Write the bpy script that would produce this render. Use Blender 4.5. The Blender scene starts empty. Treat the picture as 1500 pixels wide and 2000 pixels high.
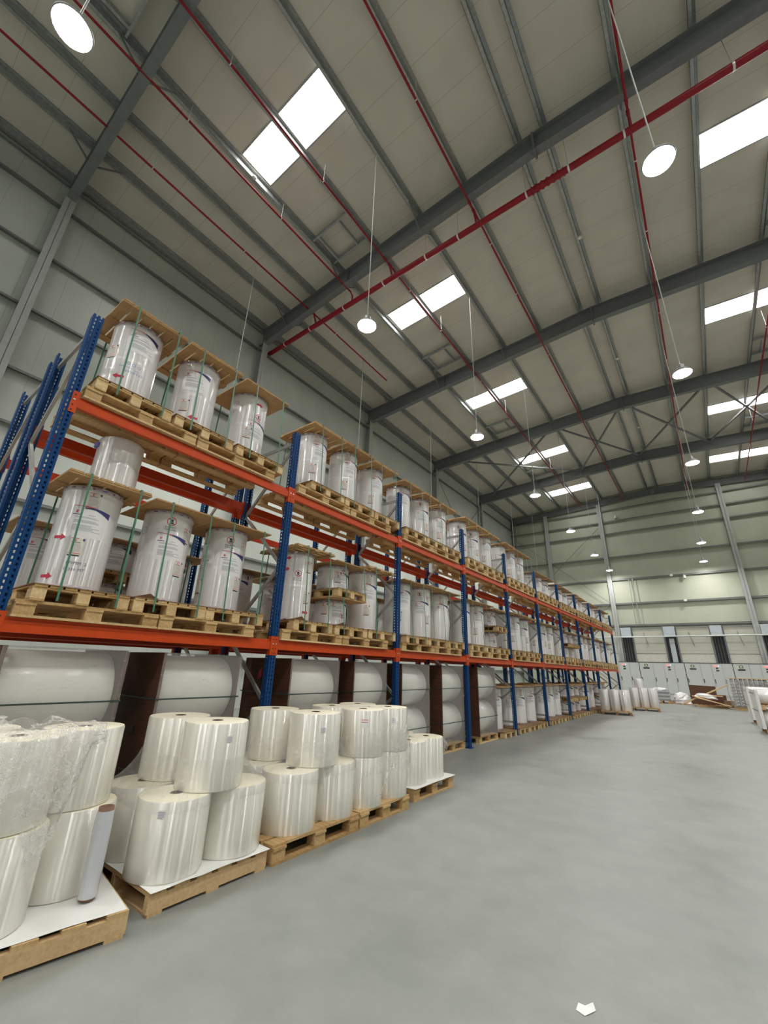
import bpy, math, random
from mathutils import Matrix, Vector
random.seed(7)
S = bpy.context.scene
COL = S.collection
PI = math.pi

# ------------------------------------------------------------------ helpers
class MB:
    """collects faces for ONE mesh object"""
    def __init__(self):
        self.v = []; self.f = []; self.m = []; self.sm = []
    def add(self, vs, fs, mat=0, smooth=False):
        b = len(self.v); self.v.extend(vs)
        for f in fs:
            self.f.append([b + i for i in f]); self.m.append(mat); self.sm.append(smooth)
        return self
    def box(self, x0, x1, y0, y1, z0, z1, mat=0):
        vs = [(x0,y0,z0),(x1,y0,z0),(x1,y1,z0),(x0,y1,z0),(x0,y0,z1),(x1,y0,z1),(x1,y1,z1),(x0,y1,z1)]
        return self.add(vs, [(0,3,2,1),(4,5,6,7),(0,1,5,4),(1,2,6,5),(2,3,7,6),(3,0,4,7)], mat)
    def bbox(self, x0, x1, y0, y1, z0, z1, c=.004, mat=0):
        """box with chamfered long edges (octagonal section around z)"""
        p = [(x0+c,y0),(x1-c,y0),(x1,y0+c),(x1,y1-c),(x1-c,y1),(x0+c,y1),(x0,y1-c),(x0,y0+c)]
        return self.prism(p, z0, z1, mat)
    def prism(self, p, z0, z1, mat=0, smooth=False):
        n = len(p)
        vs = [(x,y,z0) for x,y in p] + [(x,y,z1) for x,y in p]
        fs = [(i,(i+1)%n,n+(i+1)%n,n+i) for i in range(n)]
        self.add(vs, fs, mat, smooth)
        self.add([(x,y,z0) for x,y in p], [tuple(range(n-1,-1,-1))], mat)
        return self.add([(x,y,z1) for x,y in p], [tuple(range(n))], mat)
    def lathe(self, prof, n=40, mat=0, smooth=True, axis='z', c=(0,0,0), cap=True):
        """prof = [(r, h)] bottom to top"""
        vs = []; fs = []
        for r, h in prof:
            for i in range(n):
                a = 2*PI*i/n
                x, y = r*math.cos(a), r*math.sin(a)
                if axis == 'z': q = (x, y, h)
                elif axis == 'y': q = (y, h, x)
                else: q = (h, x, y)
                vs.append((q[0]+c[0], q[1]+c[1], q[2]+c[2]))
        for k in range(len(prof)-1):
            for i in range(n):
                j = (i+1) % n
                fs.append((k*n+i, k*n+j, (k+1)*n+j, (k+1)*n+i))
        self.add(vs, fs, mat, smooth)
        if cap:
            if prof[0][0] > 1e-5: self.add(vs[:n], [tuple(range(n-1,-1,-1))], mat)
            if prof[-1][0] > 1e-5: self.add(vs[-n:], [tuple(range(n))], mat)
        return self
    def tube(self, pts, r, n=10, mat=0):
        pts = [Vector(p) for p in pts]; rings = []
        up = Vector((0,0,1))
        vs = []
        for i, p in enumerate(pts):
            d = (pts[min(i+1,len(pts)-1)] - pts[max(i-1,0)]).normalized()
            u = up if abs(d.z) < .95 else Vector((1,0,0))
            a = d.cross(u).normalized(); b = a.cross(d).normalized()
            for k in range(n):
                t = 2*PI*k/n
                vs.append(tuple(p + a*(r*math.cos(t)) + b*(r*math.sin(t))))
        fs = []
        for i in range(len(pts)-1):
            for k in range(n):
                j = (k+1) % n
                fs.append((i*n+k, i*n+j, (i+1)*n+j, (i+1)*n+k))
        self.add(vs, fs, mat, True)
        self.add(vs[:n], [tuple(range(n-1,-1,-1))], mat)
        return self.add(vs[-n:], [tuple(range(n))], mat)
    def bar(self, p0, p1, w, h, mat=0):
        """rectangular bar from p0 to p1; w across (horizontal), h the other way"""
        p0 = Vector(p0); p1 = Vector(p1); d = (p1-p0).normalized()
        u = Vector((0,0,1)) if abs(d.z) < .95 else Vector((1,0,0))
        a = d.cross(u).normalized()*(w/2); b = a.cross(d).normalized()*(h/2)
        vs = [tuple(p+s*a+t*b) for p in (p0,p1) for s,t in ((-1,-1),(1,-1),(1,1),(-1,1))]
        return self.add(vs, [(0,1,2,3),(7,6,5,4),(0,4,5,1),(1,5,6,2),(2,6,7,3),(3,7,4,0)], mat)
    def mesh(self, name, mats):
        me = bpy.data.meshes.new(name)
        me.from_pydata(self.v, [], self.f)
        for m in (mats if isinstance(mats, (list, tuple)) else [mats]): me.materials.append(m)
        me.polygons.foreach_set('material_index', self.m)
        me.polygons.foreach_set('use_smooth', self.sm)
        me.update()
        return me

def link(name, me, parent=None, loc=(0,0,0), rz=0.0, rot=None, scale=None):
    o = bpy.data.objects.new(name, me); COL.objects.link(o)
    o.location = loc
    o.rotation_euler = rot if rot else (0,0,rz)
    if scale: o.scale = scale
    if parent is not None: o.parent = parent
    return o
def obj(name, mb, mats, parent=None, **k):
    return link(name, mb.mesh(name, mats), parent, **k)
def tag(o, label, cat, group=None, kind=None):
    o['label'] = label; o['category'] = cat
    if group: o['group'] = group
    if kind: o['kind'] = kind
    return o
def thing(name, label, cat, loc=(0,0,0), rz=0.0, group=None):
    o = bpy.data.objects.new(name, None); COL.objects.link(o)
    o.empty_display_size = .1
    o.location = loc; o.rotation_euler = (0,0,rz)
    return tag(o, label, cat, group)
def struct(name, mb, mats, **k):
    o = obj(name, mb, mats, **k); o['kind'] = 'structure'; return o
ORD = ('first second third fourth fifth sixth seventh eighth ninth tenth eleventh twelfth thirteenth fourteenth fifteenth sixteenth '
       'seventeenth eighteenth nineteenth twentieth').split()
TENS = ['', '', 'twenty', 'thirty', 'forty']
def nth(i):
    if i < 20: return ORD[i]
    t, u = divmod(i+1, 10)
    if u == 0: return {2:'twentieth',3:'thirtieth',4:'fortieth'}[t]
    return TENS[t] + '-' + ORD[u-1]

# ------------------------------------------------------------------ materials
def mat(name):
    m = bpy.data.materials.new(name); m.use_nodes = True
    nt = m.node_tree; b = nt.nodes['Principled BSDF']
    return m, nt, b
def setp(b, **k):
    names = dict(col='Base Color', rough='Roughness', metal='Metallic', coat='Coat Weight', crough='Coat Roughness', spec='Specular IOR Level',
                 sub='Subsurface Weight', emit='Emission Strength', ecol='Emission Color')
    for a, v in k.items():
        i = b.inputs[names[a]]
        i.default_value = (*v, 1) if isinstance(v, tuple) and len(v) == 3 else v
def node(nt, t, **k):
    n = nt.nodes.new(t)
    for a, v in k.items(): setattr(n, a, v)
    return n
def coords(nt, kind='Object', scale=(1,1,1)):
    tc = node(nt, 'ShaderNodeTexCoord'); mp = node(nt, 'ShaderNodeMapping')
    mp.inputs['Scale'].default_value = scale
    nt.links.new(tc.outputs[kind], mp.inputs['Vector'])
    return mp.outputs['Vector']
def noise(nt, vec, scale=5, detail=3, rough=.5):
    n = node(nt, 'ShaderNodeTexNoise'); n.inputs['Scale'].default_value = scale
    n.inputs['Detail'].default_value = detail; n.inputs['Roughness'].default_value = rough
    nt.links.new(vec, n.inputs['Vector']); return n.outputs['Fac']
def ramp(nt, fac, stops):
    r = node(nt, 'ShaderNodeValToRGB'); e = r.color_ramp.elements
    while len(e) < len(stops): e.new(.5)
    for el, (p, c) in zip(e, stops):
        el.position = p; el.color = (*c, 1)
    nt.links.new(fac, r.inputs['Fac']); return r.outputs['Color']
def bump(nt, b, h, strength=.2, dist=.01, coat=False):
    n = node(nt, 'ShaderNodeBump'); n.inputs['Strength'].default_value = strength; n.inputs['Distance'].default_value = dist
    nt.links.new(h, n.inputs['Height'])
    nt.links.new(n.outputs['Normal'], b.inputs['Normal'])
    if coat: nt.links.new(n.outputs['Normal'], b.inputs['Coat Normal'])
def math_(nt, op, a, b_=None, c=None):
    n = node(nt, 'ShaderNodeMath', operation=op)
    for i, x in enumerate((a, b_, c)):
        if x is None: continue
        if isinstance(x, (int, float)): n.inputs[i].default_value = x
        else: nt.links.new(x, n.inputs[i])
    return n.outputs[0]
def plain(name, col, rough=.5, metal=0, var=.06, nscale=6, coat=0, crough=.1, spec=.5, bstr=0):
    m, nt, b = mat(name)
    setp(b, rough=rough, metal=metal, coat=coat, crough=crough, spec=spec)
    v = coords(nt); f = noise(nt, v, nscale)
    lo = tuple(max(0, c*(1-var)) for c in col); hi = tuple(min(1, c*(1+var)) for c in col)
    nt.links.new(ramp(nt, f, [(.3, lo), (.7, hi)]), b.inputs['Base Color'])
    if bstr: bump(nt, b, f, bstr, .005)
    return m

def mat_floor():
    m, nt, b = mat('painted_concrete')
    v = coords(nt)
    f1 = noise(nt, v, .55, 5, .6); f2 = noise(nt, v, 3.0, 6, .65)
    mix = math_(nt, 'MULTIPLY_ADD', f2, .45, math_(nt, 'MULTIPLY', f1, .55))
    nt.links.new(ramp(nt, mix, [(.34, (.215,.232,.213)), (.5, (.262,.277,.257)), (.68, (.312,.325,.303))]), b.inputs['Base Color'])
    r = ramp(nt, f1, [(.35, (.36,.36,.36)), (.7, (.52,.52,.52))]); nt.links.new(r, b.inputs['Roughness'])
    setp(b, spec=.4)
    bump(nt, b, noise(nt, v, 60, 2), .06, .003)
    return m
def mat_seams(name, col, axis, pitch, width, dark, rough=.45, rib=0, off=0.0, spec=.4):
    """sheet cladding with joints every `pitch` metres along an axis"""
    m, nt, b = mat(name)
    tc = node(nt, 'ShaderNodeTexCoord'); sp = node(nt, 'ShaderNodeSeparateXYZ')
    nt.links.new(tc.outputs['Object'], sp.inputs[0])
    a = math_(nt, 'MODULO', math_(nt, 'ADD', sp.outputs[axis], 100 + off), pitch)
    line = math_(nt, 'LESS_THAN', a, width)
    f = noise(nt, tc.outputs['Object'], .7, 3)
    base = ramp(nt, f, [(.35, tuple(c*.95 for c in col)), (.65, tuple(min(1,c*1.04) for c in col))])
    mx = node(nt, 'ShaderNodeMix', data_type='RGBA')
    nt.links.new(line, mx.inputs[0]); nt.links.new(base, mx.inputs[6]); mx.inputs[7].default_value = (*dark, 1)
    nt.links.new(mx.outputs[2], b.inputs['Base Color'])
    setp(b, rough=rough, spec=spec)
    if rib:
        w = math_(nt, 'SINE', math_(nt, 'MULTIPLY', sp.outputs[axis], 2*PI/rib))
        bump(nt, b, w, .10, .002)
    return m
def mat_wood(name, c0, c1, rnd=.25):
    m, nt, b = mat(name)
    v = coords(nt, 'Object', (3, 3, 18)); v2 = coords(nt, 'Object', (1.5, 20, 20))
    f = noise(nt, v2, 2.2, 5, .65); g = noise(nt, v, 1.3, 2)
    mixv = math_(nt, 'MULTIPLY_ADD', f, .65, math_(nt, 'MULTIPLY', g, .35))
    oi = node(nt, 'ShaderNodeObjectInfo')
    mv = math_(nt, 'ADD', mixv, math_(nt, 'MULTIPLY', math_(nt, 'SUBTRACT', oi.outputs['Random'], .5), rnd))
    nt.links.new(ramp(nt, mv, [(.3, c0), (.7, c1)]), b.inputs['Base Color'])
    setp(b, rough=.7, spec=.25); bump(nt, b, f, .15, .003)
    return m
def mat_wrap(name, col, yel=None, rough=.35, coat=1.0, fine=160, bs=.35, crough=.1, streak=.12, sr=.42):
    """paper or film roll under tight clear stretch film"""
    m, nt, b = mat(name)
    v = coords(nt)
    f = noise(nt, v, 2.0, 3)
    c0 = yel or tuple(c*.93 for c in col)
    nt.links.new(ramp(nt, f, [(.35, c0), (.65, col)]), b.inputs['Base Color'])
    setp(b, rough=rough, coat=coat, crough=crough, spec=.35)
    w1 = noise(nt, coords(nt, 'Object', (7, 7, 3)), 3.0, 4, .6)
    w2 = noise(nt, coords(nt, 'Object', (1, 1, fine)), 1.6, 2)
    h = math_(nt, 'MULTIPLY_ADD', w2, .35, w1)
    n = node(nt, 'ShaderNodeBump'); n.inputs['Strength'].default_value = bs; n.inputs['Distance'].default_value = .012
    nt.links.new(h, n.inputs['Height']); nt.links.new(n.outputs['Normal'], b.inputs['Coat Normal'])
    # fine horizontal winding lines spread the lamp glints into upright streaks
    gs = node(nt, 'ShaderNodeBsdfAnisotropic'); gs.inputs['Roughness'].default_value = sr; gs.inputs['Color'].default_value = (1,1,1,1); gs.inputs['Anisotropy'].default_value = .85
    gs.inputs['Rotation'].default_value = .0
    tg = node(nt, 'ShaderNodeTangent', direction_type='RADIAL', axis='Z'); nt.links.new(tg.outputs[0], gs.inputs['Tangent'])
    n2 = node(nt, 'ShaderNodeBump'); n2.inputs['Strength'].default_value = .12; n2.inputs['Distance'].default_value = .004
    nt.links.new(h, n2.inputs['Height']); nt.links.new(n2.outputs['Normal'], gs.inputs['Normal'])
    mx = node(nt, 'ShaderNodeMixShader'); mx.inputs[0].default_value = streak
    nt.links.new(b.outputs[0], mx.inputs[1]); nt.links.new(gs.outputs[0], mx.inputs[2])
    nt.links.new(mx.outputs[0], nt.nodes['Material Output'].inputs[0])
    return m
def mat_film(name, milk=.10, rough=.08, bs=.6, sc=5, tint=(1,1,1), gl=.02, dist=.03, crease_light=0):
    m, nt, b = mat(name); nt.nodes.remove(b)
    out = nt.nodes['Material Output']
    v = coords(nt)
    w = noise(nt, v, sc, 6, .65)
    w2 = noise(nt, coords(nt, 'Object', (1, 1, 3.2)), sc*2.4, 4, .7)
    bp = node(nt, 'ShaderNodeBump'); bp.inputs['Strength'].default_value = bs; bp.inputs['Distance'].default_value = dist
    nt.links.new(math_(nt, 'ADD', w, w2), bp.inputs['Height'])
    tr = node(nt, 'ShaderNodeBsdfTransparent'); tr.inputs[0].default_value = (*tint, 1)
    d0 = node(nt, 'ShaderNodeBsdfDiffuse'); d0.inputs[0].default_value = (.9,.9,.89,1)
    d1 = node(nt, 'ShaderNodeBsdfTranslucent'); d1.inputs[0].default_value = (.9,.9,.89,1)
    df = node(nt, 'ShaderNodeMixShader'); nt.links.new(d0.outputs[0], df.inputs[1]); nt.links.new(d1.outputs[0], df.inputs[2])
    gs = node(nt, 'ShaderNodeBsdfGlossy'); gs.inputs['Roughness'].default_value = rough
    nt.links.new(bp.outputs[0], gs.inputs['Normal'])
    lw = node(nt, 'ShaderNodeLayerWeight'); lw.inputs['Blend'].default_value = .5
    nt.links.new(bp.outputs[0], lw.inputs['Normal'])
    refl = math_(nt, 'MULTIPLY_ADD', math_(nt, 'POWER', lw.outputs['Facing'], 4.0), .55, .035)
    m1 = node(nt, 'ShaderNodeMixShader')
    if crease_light:
        rd = math_(nt, 'ABSOLUTE', math_(nt, 'SUBTRACT', noise(nt, v, sc*.9, 4, .6), .5))  # white fold lines: stress whitening of the film plus highlights put into the colour
        ln_ = math_(nt, 'POWER', math_(nt, 'MAXIMUM', math_(nt, 'SUBTRACT', 1.0, math_(nt, 'MULTIPLY', rd, 16)), 0.0), 2.0)
        mk = math_(nt, 'MINIMUM', math_(nt, 'MULTIPLY_ADD', ln_, crease_light, milk), 1.0)
    else:
        mk = math_(nt, 'MULTIPLY', math_(nt, 'MULTIPLY_ADD', w2, .5, .75), milk)
    nt.links.new(mk, m1.inputs[0]); nt.links.new(tr.outputs[0], m1.inputs[1]); nt.links.new(df.outputs[0], m1.inputs[2])
    m2 = node(nt, 'ShaderNodeMixShader')
    nt.links.new(math_(nt, 'MINIMUM', math_(nt, 'ADD', refl, gl), 1.0), m2.inputs[0])
    nt.links.new(m1.outputs[0], m2.inputs[1]); nt.links.new(gs.outputs[0], m2.inputs[2])
    nt.links.new(m2.outputs[0], out.inputs[0])
    return m
def mat_upright():
    """blue coated steel with rows of slots punched through it"""
    m, nt, b = mat('blue_punched_steel')
    setp(b, col=(.005,.050,.175), rough=.42, spec=.22)
    out = nt.nodes['Material Output']
    tc = node(nt, 'ShaderNodeTexCoord'); sp = node(nt, 'ShaderNodeSeparateXYZ')
    nt.links.new(tc.outputs['Object'], sp.inputs[0])
    X, Y, Z = sp.outputs
    zm = math_(nt, 'MODULO', math_(nt, 'ADD', Z, 10), .05)
    zin = math_(nt, 'LESS_THAN', math_(nt, 'ABSOLUTE', math_(nt, 'SUBTRACT', zm, .025)), .0125)
    yin = math_(nt, 'LESS_THAN', math_(nt, 'ABSOLUTE', math_(nt, 'SUBTRACT', math_(nt, 'ABSOLUTE', Y), .021)), .0065)
    xin = math_(nt, 'LESS_THAN', math_(nt, 'ABSOLUTE', math_(nt, 'ADD', X, .055)), .0075)
    front = math_(nt, 'GREATER_THAN', X, -.02)
    a = math_(nt, 'MULTIPLY', yin, front)
    side = math_(nt, 'GREATER_THAN', math_(nt, 'ABSOLUTE', Y), .046)
    c = math_(nt, 'MULTIPLY', xin, side)
    hole = math_(nt, 'MULTIPLY', zin, math_(nt, 'MAXIMUM', a, c))
    tr = node(nt, 'ShaderNodeBsdfTransparent'); mx = node(nt, 'ShaderNodeMixShader')
    nt.links.new(hole, mx.inputs[0]); nt.links.new(b.outputs[0], mx.inputs[1]); nt.links.new(tr.outputs[0], mx.inputs[2])
    nt.links.new(mx.outputs[0], out.inputs[0])
    return m
def mat_emit(name, col, st):
    m, nt, b = mat(name); nt.nodes.remove(b)
    e = node(nt, 'ShaderNodeEmission'); e.inputs[0].default_value = (*col, 1); e.inputs[1].default_value = st
    nt.links.new(e.outputs[0], nt.nodes['Material Output'].inputs[0]); return m

LAMP_E, SKY_E = 190.0, 9.0
def mat_lens():
    """LED lens: strongest straight down, weaker towards the horizon"""
    m, nt, b = mat('lamp_lens'); nt.nodes.remove(b)
    e = node(nt, 'ShaderNodeEmission'); e.inputs[0].default_value = (1.0,.985,.96,1)
    lw = node(nt, 'ShaderNodeLayerWeight'); lw.inputs['Blend'].default_value = .5
    c = math_(nt, 'POWER', math_(nt, 'SUBTRACT', 1.0, lw.outputs['Facing']), .3)
    nt.links.new(math_(nt, 'MULTIPLY', c, LAMP_E), e.inputs[1])
    nt.links.new(e.outputs[0], nt.nodes['Material Output'].inputs[0]); return m
M = dict(
    floor=mat_floor(),
    roof=mat_seams('roof_sandwich_panel', (.66,.63,.545), 1, 1.10, .014, (.47,.45,.39), rough=.5, off=.2),
    wall=mat_seams('wall_sandwich_panel', (.52,.55,.50), 1, 1.0, .012, (.38,.40,.37), rough=.32, rib=.1, off=.3),
    endwall=mat_seams('end_wall_panel', (.50,.52,.41), 0, 1.0, .012, (.42,.43,.35), rough=.35, rib=.1),
    dock=mat_seams('dock_door_panel', (.55,.545,.46), 2, .5, .02, (.40,.40,.34), rough=.45),
    lowband=plain('painted_block', (.66,.65,.57), .6),
    steel=plain('primed_steel', (.18,.19,.195), .5, var=.08),
    galv=plain('galvanised_steel', (.40,.42,.42), .42, metal=.55, var=.15, nscale=12),
    girt=plain('girt_steel', (.20,.205,.20), .45, metal=.3, var=.1),
    column=plain('column_paint', (.42,.43,.42), .5),
    blue=mat_upright(),
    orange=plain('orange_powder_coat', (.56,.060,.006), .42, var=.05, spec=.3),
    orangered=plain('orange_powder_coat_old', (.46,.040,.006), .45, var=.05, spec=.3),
    brace=plain('zinc_brace', (.42,.42,.41), .38, metal=.6, var=.1),
    bolt=plain('bright_bolt', (.75,.75,.75), .3, metal=.9),
    darkhole=plain('dark_slot', (.02,.015,.02), .8),
    red=plain('sprinkler_red', (.30,.010,.020), .42, var=.05, spec=.35),
    clamp=plain('zinc_clamp', (.8,.8,.78), .35, metal=.4),
    rod=plain('hanger_rod', (.62,.65,.62), .4, metal=.2),
    housing=plain('lamp_housing', (.45,.46,.46), .4, metal=.3),
    lens=mat_lens(),
    sky=mat_emit('skylight_sheet', (1.0,1.0,.96), SKY_E),
    pine=mat_wood('pallet_pine', (.38,.22,.085), (.66,.46,.23)),
    pinep=mat_wood('pallet_pine_pale', (.52,.34,.155), (.77,.58,.33)),
    pined=mat_wood('pallet_pine_worn', (.42,.25,.115), (.66,.46,.25)),
    ply=mat_wood('plywood', (.34,.19,.08), (.53,.33,.15)),
    hard=mat_wood('hardboard', (.22,.12,.06), (.34,.20,.11), .15),
    brown=mat_wood('brown_board', (.075,.032,.018), (.135,.06,.034), .15),
    card=mat_wood('cardboard', (.26,.15,.08), (.36,.22,.13), .15),
    white=mat_wrap('white_wrapped_roll', (.87,.85,.845), (.84,.815,.81), fine=8, bs=.5, crough=.07, streak=.34, sr=.33),
    whiteb=mat_wrap('white_wrapped_roll_dull', (.87,.86,.845), (.84,.825,.81), coat=.6, crough=.22, bs=.6, streak=.24, sr=.33),
    cream=mat_wrap('cream_film_roll', (.93,.90,.80), (.91,.875,.76), streak=.32, sr=.33, rough=.3, fine=200, bs=.28, crough=.16),
    creamtop=plain('cream_roll_end', (.88,.83,.66), .6, nscale=3),
    endring=plain('roll_end_disc', (.50,.45,.46), .35, var=.12, nscale=30, coat=.6),
    ringmark=plain('end_disc_print', (.22,.06,.09), .5),
    ringblue=plain('end_disc_blue_print', (.16,.15,.42), .5),
    core=plain('cardboard_core', (.20,.11,.07), .7),
    coredark=plain('core_hole', (.012,.01,.01), .9),
    packroll=mat_wrap('pale_film_roll', (.84,.825,.77), (.80,.785,.73), rough=.3, fine=60, crough=.15, streak=.0),
    film=mat_film('clear_stretch_film', .26, .16, .22, 3),
    filmc=mat_film('crumpled_stretch_film', .16, .14, .8, 7, gl=.0, dist=.03, crease_light=.5),
    filmt=mat_film('slack_stretch_film', .08, .12, .7, 4, gl=.0, crease_light=.12),
        strap=plain('green_strap', (.06,.20,.125), .4),
    strapd=plain('dark_strap', (.035,.06,.05), .5),
    paper=plain('label_paper', (.84,.82,.82), .45, var=.02),
    creamp=plain('label_cream_paper', (.78,.71,.62), .5, var=.02),
    navy=plain('label_navy', (.035,.03,.16), .4),
    lred=plain('label_red', (.62,.035,.08), .4),
    grey=plain('label_grey_print', (.42,.42,.46), .5),
    black=plain('label_black_print', (.03,.03,.035), .5),
    ink=plain('marker_ink', (.10,.11,.22), .5),
    inkblue=plain('marker_ink_blue', (.36,.40,.66), .5),
    sheet=plain('white_paper_sheet', (.82,.82,.79), .6, var=.03, nscale=4),
    cab=plain('cabinet_grey', (.60,.62,.605), .45, var=.02),
    cabd=plain('cabinet_dark', (.05,.055,.06), .5),
    dark=plain('near_black', (.012,.014,.014), .55),  # also painted in for the darkness inside openings and hand holes
    hoodm=plain('dock_hood', (.52,.56,.60), .45),
    ledred=mat_emit('indicator_red', (1.0,.12,.08), 2.0),
    ledblue=mat_emit('indicator_blue', (.25,.5,1.0), 2.0),
    ledgreen=plain('meter_green', (.10,.17,.03), .4),
    meter=plain('meter_dark', (.03,.035,.045), .3),
    tubefilm=mat_wrap('clear_hand_roll', (.60,.61,.64), (.54,.55,.59), rough=.3, fine=30, bs=.7, crough=.15),
    silver=mat_wrap('metallised_film', (.36,.355,.36), (.16,.16,.17), rough=.2, fine=40, bs=1.0, crough=.05),
    greyboard=mat_wood('grey_board', (.24,.22,.20), (.40,.37,.34), .1),
)
LABM = [M[k] for k in ('paper','creamp','navy','lred','grey','black','ink','inkblue')]
PAP, CRM, NAV, RED, GRY, BLK, INK, INB = range(8)

# ------------------------------------------------------------------ camera
f_px, yaw, pit, rol, cam_h = 813.15, .6497, .3577, .0320, 1.5595
cy, sy, cp, sp_, cr, sr = math.cos(yaw), math.sin(yaw), math.cos(pit), math.sin(pit), math.cos(rol), math.sin(rol)
fw = Vector((-sy*cp, cy*cp, sp_)); rt = Vector((cy, sy, 0)); up = rt.cross(fw)
r2 = cr*rt + sr*up; u2 = -sr*rt + cr*up
cd = bpy.data.cameras.new('camera'); cam = bpy.data.objects.new('camera', cd); COL.objects.link(cam)
cd.sensor_fit = 'HORIZONTAL'; cd.sensor_width = 36.0; cd.lens = f_px/1500*36
cd.clip_end = 200; cd.clip_start = .05
mw = Matrix.Identity(4)
for i in range(3):
    mw[i][0] = r2[i]; mw[i][1] = u2[i]; mw[i][2] = -fw[i]
mw[0][3], mw[1][3], mw[2][3] = 0, 0, cam_h
cam.matrix_world = mw
S.camera = cam

# ------------------------------------------------------------------ the hall
XW, XR, XG, ZG, SL = -14.42, 11.52, -1.45, 16.71, .0522
YB, YF = -47.6, 41.2
def roofz(x, off=0.0): return ZG - abs(x-XG)*SL + off
fl = MB(); fl.add([(XW,YB,0),(XR,YB,0),(XR,YF,0),(XW,YF,0)], [(0,1,2,3)])
struct('floor', fl, M['floor'])
# roof with openings for the rooflights
ROOF = .67
sk_y = [(-44.5,-43.4),(-36.4,-35.3),(-28.4,-27.3),(-20.3,-19.2),(-12.2,-11.1),(-4.2,-3.1),(3.88,5.0),(11.85,12.97),(19.9,21.0),(28.95,30.05),(36.65,37.9)]
sk_x = [(-9.15,-5.62),(2.68,6.2)]
xs = [XW,-9.15,-5.62,XG,2.68,6.2,XR]; ys = [YB] + [v for p in sk_y for v in p] + [YF]
rf = MB()
for i in range(len(xs)-1):
    for j in range(len(ys)-1):
        xa, xb, ya, yb = xs[i], xs[i+1], ys[j], ys[j+1]
        if (xa,xb) in sk_x and (ya,yb) in sk_y: continue
        za, zb = roofz(xa,ROOF), roofz(xb,ROOF)
        rf.add([(xa,ya,za),(xb,ya,zb),(xb,yb,zb),(xa,yb,za),(xa,ya,za+.08),(xb,ya,zb+.08),(xb,yb,zb+.08),(xa,yb,za+.08)],
               [(0,3,2,1),(4,5,6,7),(0,1,5,4),(1,2,6,5),(2,3,7,6),(3,0,4,7)])
struct('ceiling', rf, M['roof'])
k = 0
for xa, xb in sk_x:
    for ya, yb in sk_y:
        k += 1
        g = MB(); za, zb = roofz(xa,ROOF+.06), roofz(xb,ROOF+.06)
        g.add([(xa,ya,za),(xb,ya,zb),(xb,yb,zb),(xa,yb,za)], [(0,3,2,1)])
        w = struct('window_%d' % k, g, M['sky'])
        fr = MB()
        for (a, b_) in ((ya-.05, ya), (yb, yb+.05)):
            fr.bar((xa,(a+b_)/2,roofz(xa,ROOF-.012)), (xb,(a+b_)/2,roofz(xb,ROOF-.012)), .05, .02)
        obj('frame', fr, M['galv'], w)
# walls
w = MB(); w.add([(XW,YB,0),(XW,YF,0),(XW,YF,17),(XW,YB,17)], [(0,1,2,3)]); struct('wall_left', w, M['wall'])
w = MB(); w.add([(XR,YB,0),(XR,YF,0),(XR,YF,17),(XR,YB,17)], [(3,2,1,0)]); struct('wall_right', w, M['wall'])
w = MB(); w.add([(XW,YF,0),(XR,YF,0),(XR,YF,16.8),(XG,YF,17.5),(XW,YF,16.8)], [(4,3,2,1,0)]); struct('wall_back', w, M['endwall'])
w = MB(); w.add([(XW,YB,0),(XR,YB,0),(XR,YB,16.8),(XG,YB,17.5),(XW,YB,16.8)], [(0,1,2,3,4)]); struct('wall_front', w, M['endwall'])
# portal frames
def rafter(y, b0=-.42, b1=-.30):
    m = MB(); T = .42; fl_t = .025; hw = .13
    for side in (-1, 1):
        xe = XW+.05 if side < 0 else XR-.05
        st = [xe, XG+side*7.5, XG]
        for i in range(2):
            xa, xb = st[i], st[i+1]
            ba = b0 if i == 0 else b1; bb = b1
            ta, tb = roofz(xa,T), roofz(xb,T); za, zb = roofz(xa,ba), roofz(xb,bb)
            def slab(y0, y1, p):
                (x0,l0,h0),(x1,l1,h1) = p
                m.add([(x0,y0,l0),(x1,y0,l1),(x1,y1,l1),(x0,y1,l0),(x0,y0,h0),(x1,y0,h1),(x1,y1,h1),(x0,y1,h0)],
                      [(0,3,2,1),(4,5,6,7),(0,1,5,4),(1,2,6,5),(2,3,7,6),(3,0,4,7)])
            slab(y-.006, y+.006, ((xa,za,ta),(xb,zb,tb)))
            slab(y-hw, y+hw, ((xa,za-fl_t,za),(xb,zb-fl_t,zb)))
            slab(y-hw, y+hw, ((xa,ta-fl_t,ta),(xb,tb-fl_t,tb)))
        for xs_ in (XG+side*7.5,):
            m.box(xs_-.012, xs_+.012, y-.11, y+.11, roofz(xs_, b1), roofz(xs_, T)-.02)
    m.box(XG-.03, XG+.03, y-.16, y+.16, roofz(XG,b1)-.12, roofz(XG,T))
    return m
RY = [-47.3,-39.3,-31.2,-23.1,-15.0,-6.9, 1.02, 8.93, 16.97, 25.04, 33.11]
for y in RY: struct('roof_beam', rafter(y), M['steel'])
struct('roof_beam', rafter(YF-.16, -.1, -.1), M['steel'])
# purlins (cold rolled channels along the hall)
PX = [-14.2,-12.62,-10.97,-9.3,-7.5,-5.55,-3.78,-1.87]
PX = PX + [-1.1,.86,2.58,4.4,6.2,8.0,9.8,11.3]
for x in PX:
    z0, z1 = roofz(x,.425), roofz(x,ROOF-.005)
    m = MB()
    m.box(x-.004, x+.004, YB+.05, YF-.05, z0, z1)
    m.box(x-.10, x+.004, YB+.05, YF-.05, z0, z0+.008)
    m.box(x-.004, x+.10, YB+.05, YF-.05, z1-.008, z1)
    m.box(x-.10, x-.092, YB+.05, YF-.05, z0, z0+.03)
    m.box(x+.092, x+.10, YB+.05, YF-.05, z1-.03, z1)
    struct('purlin_beam', m, M['galv'])
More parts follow.
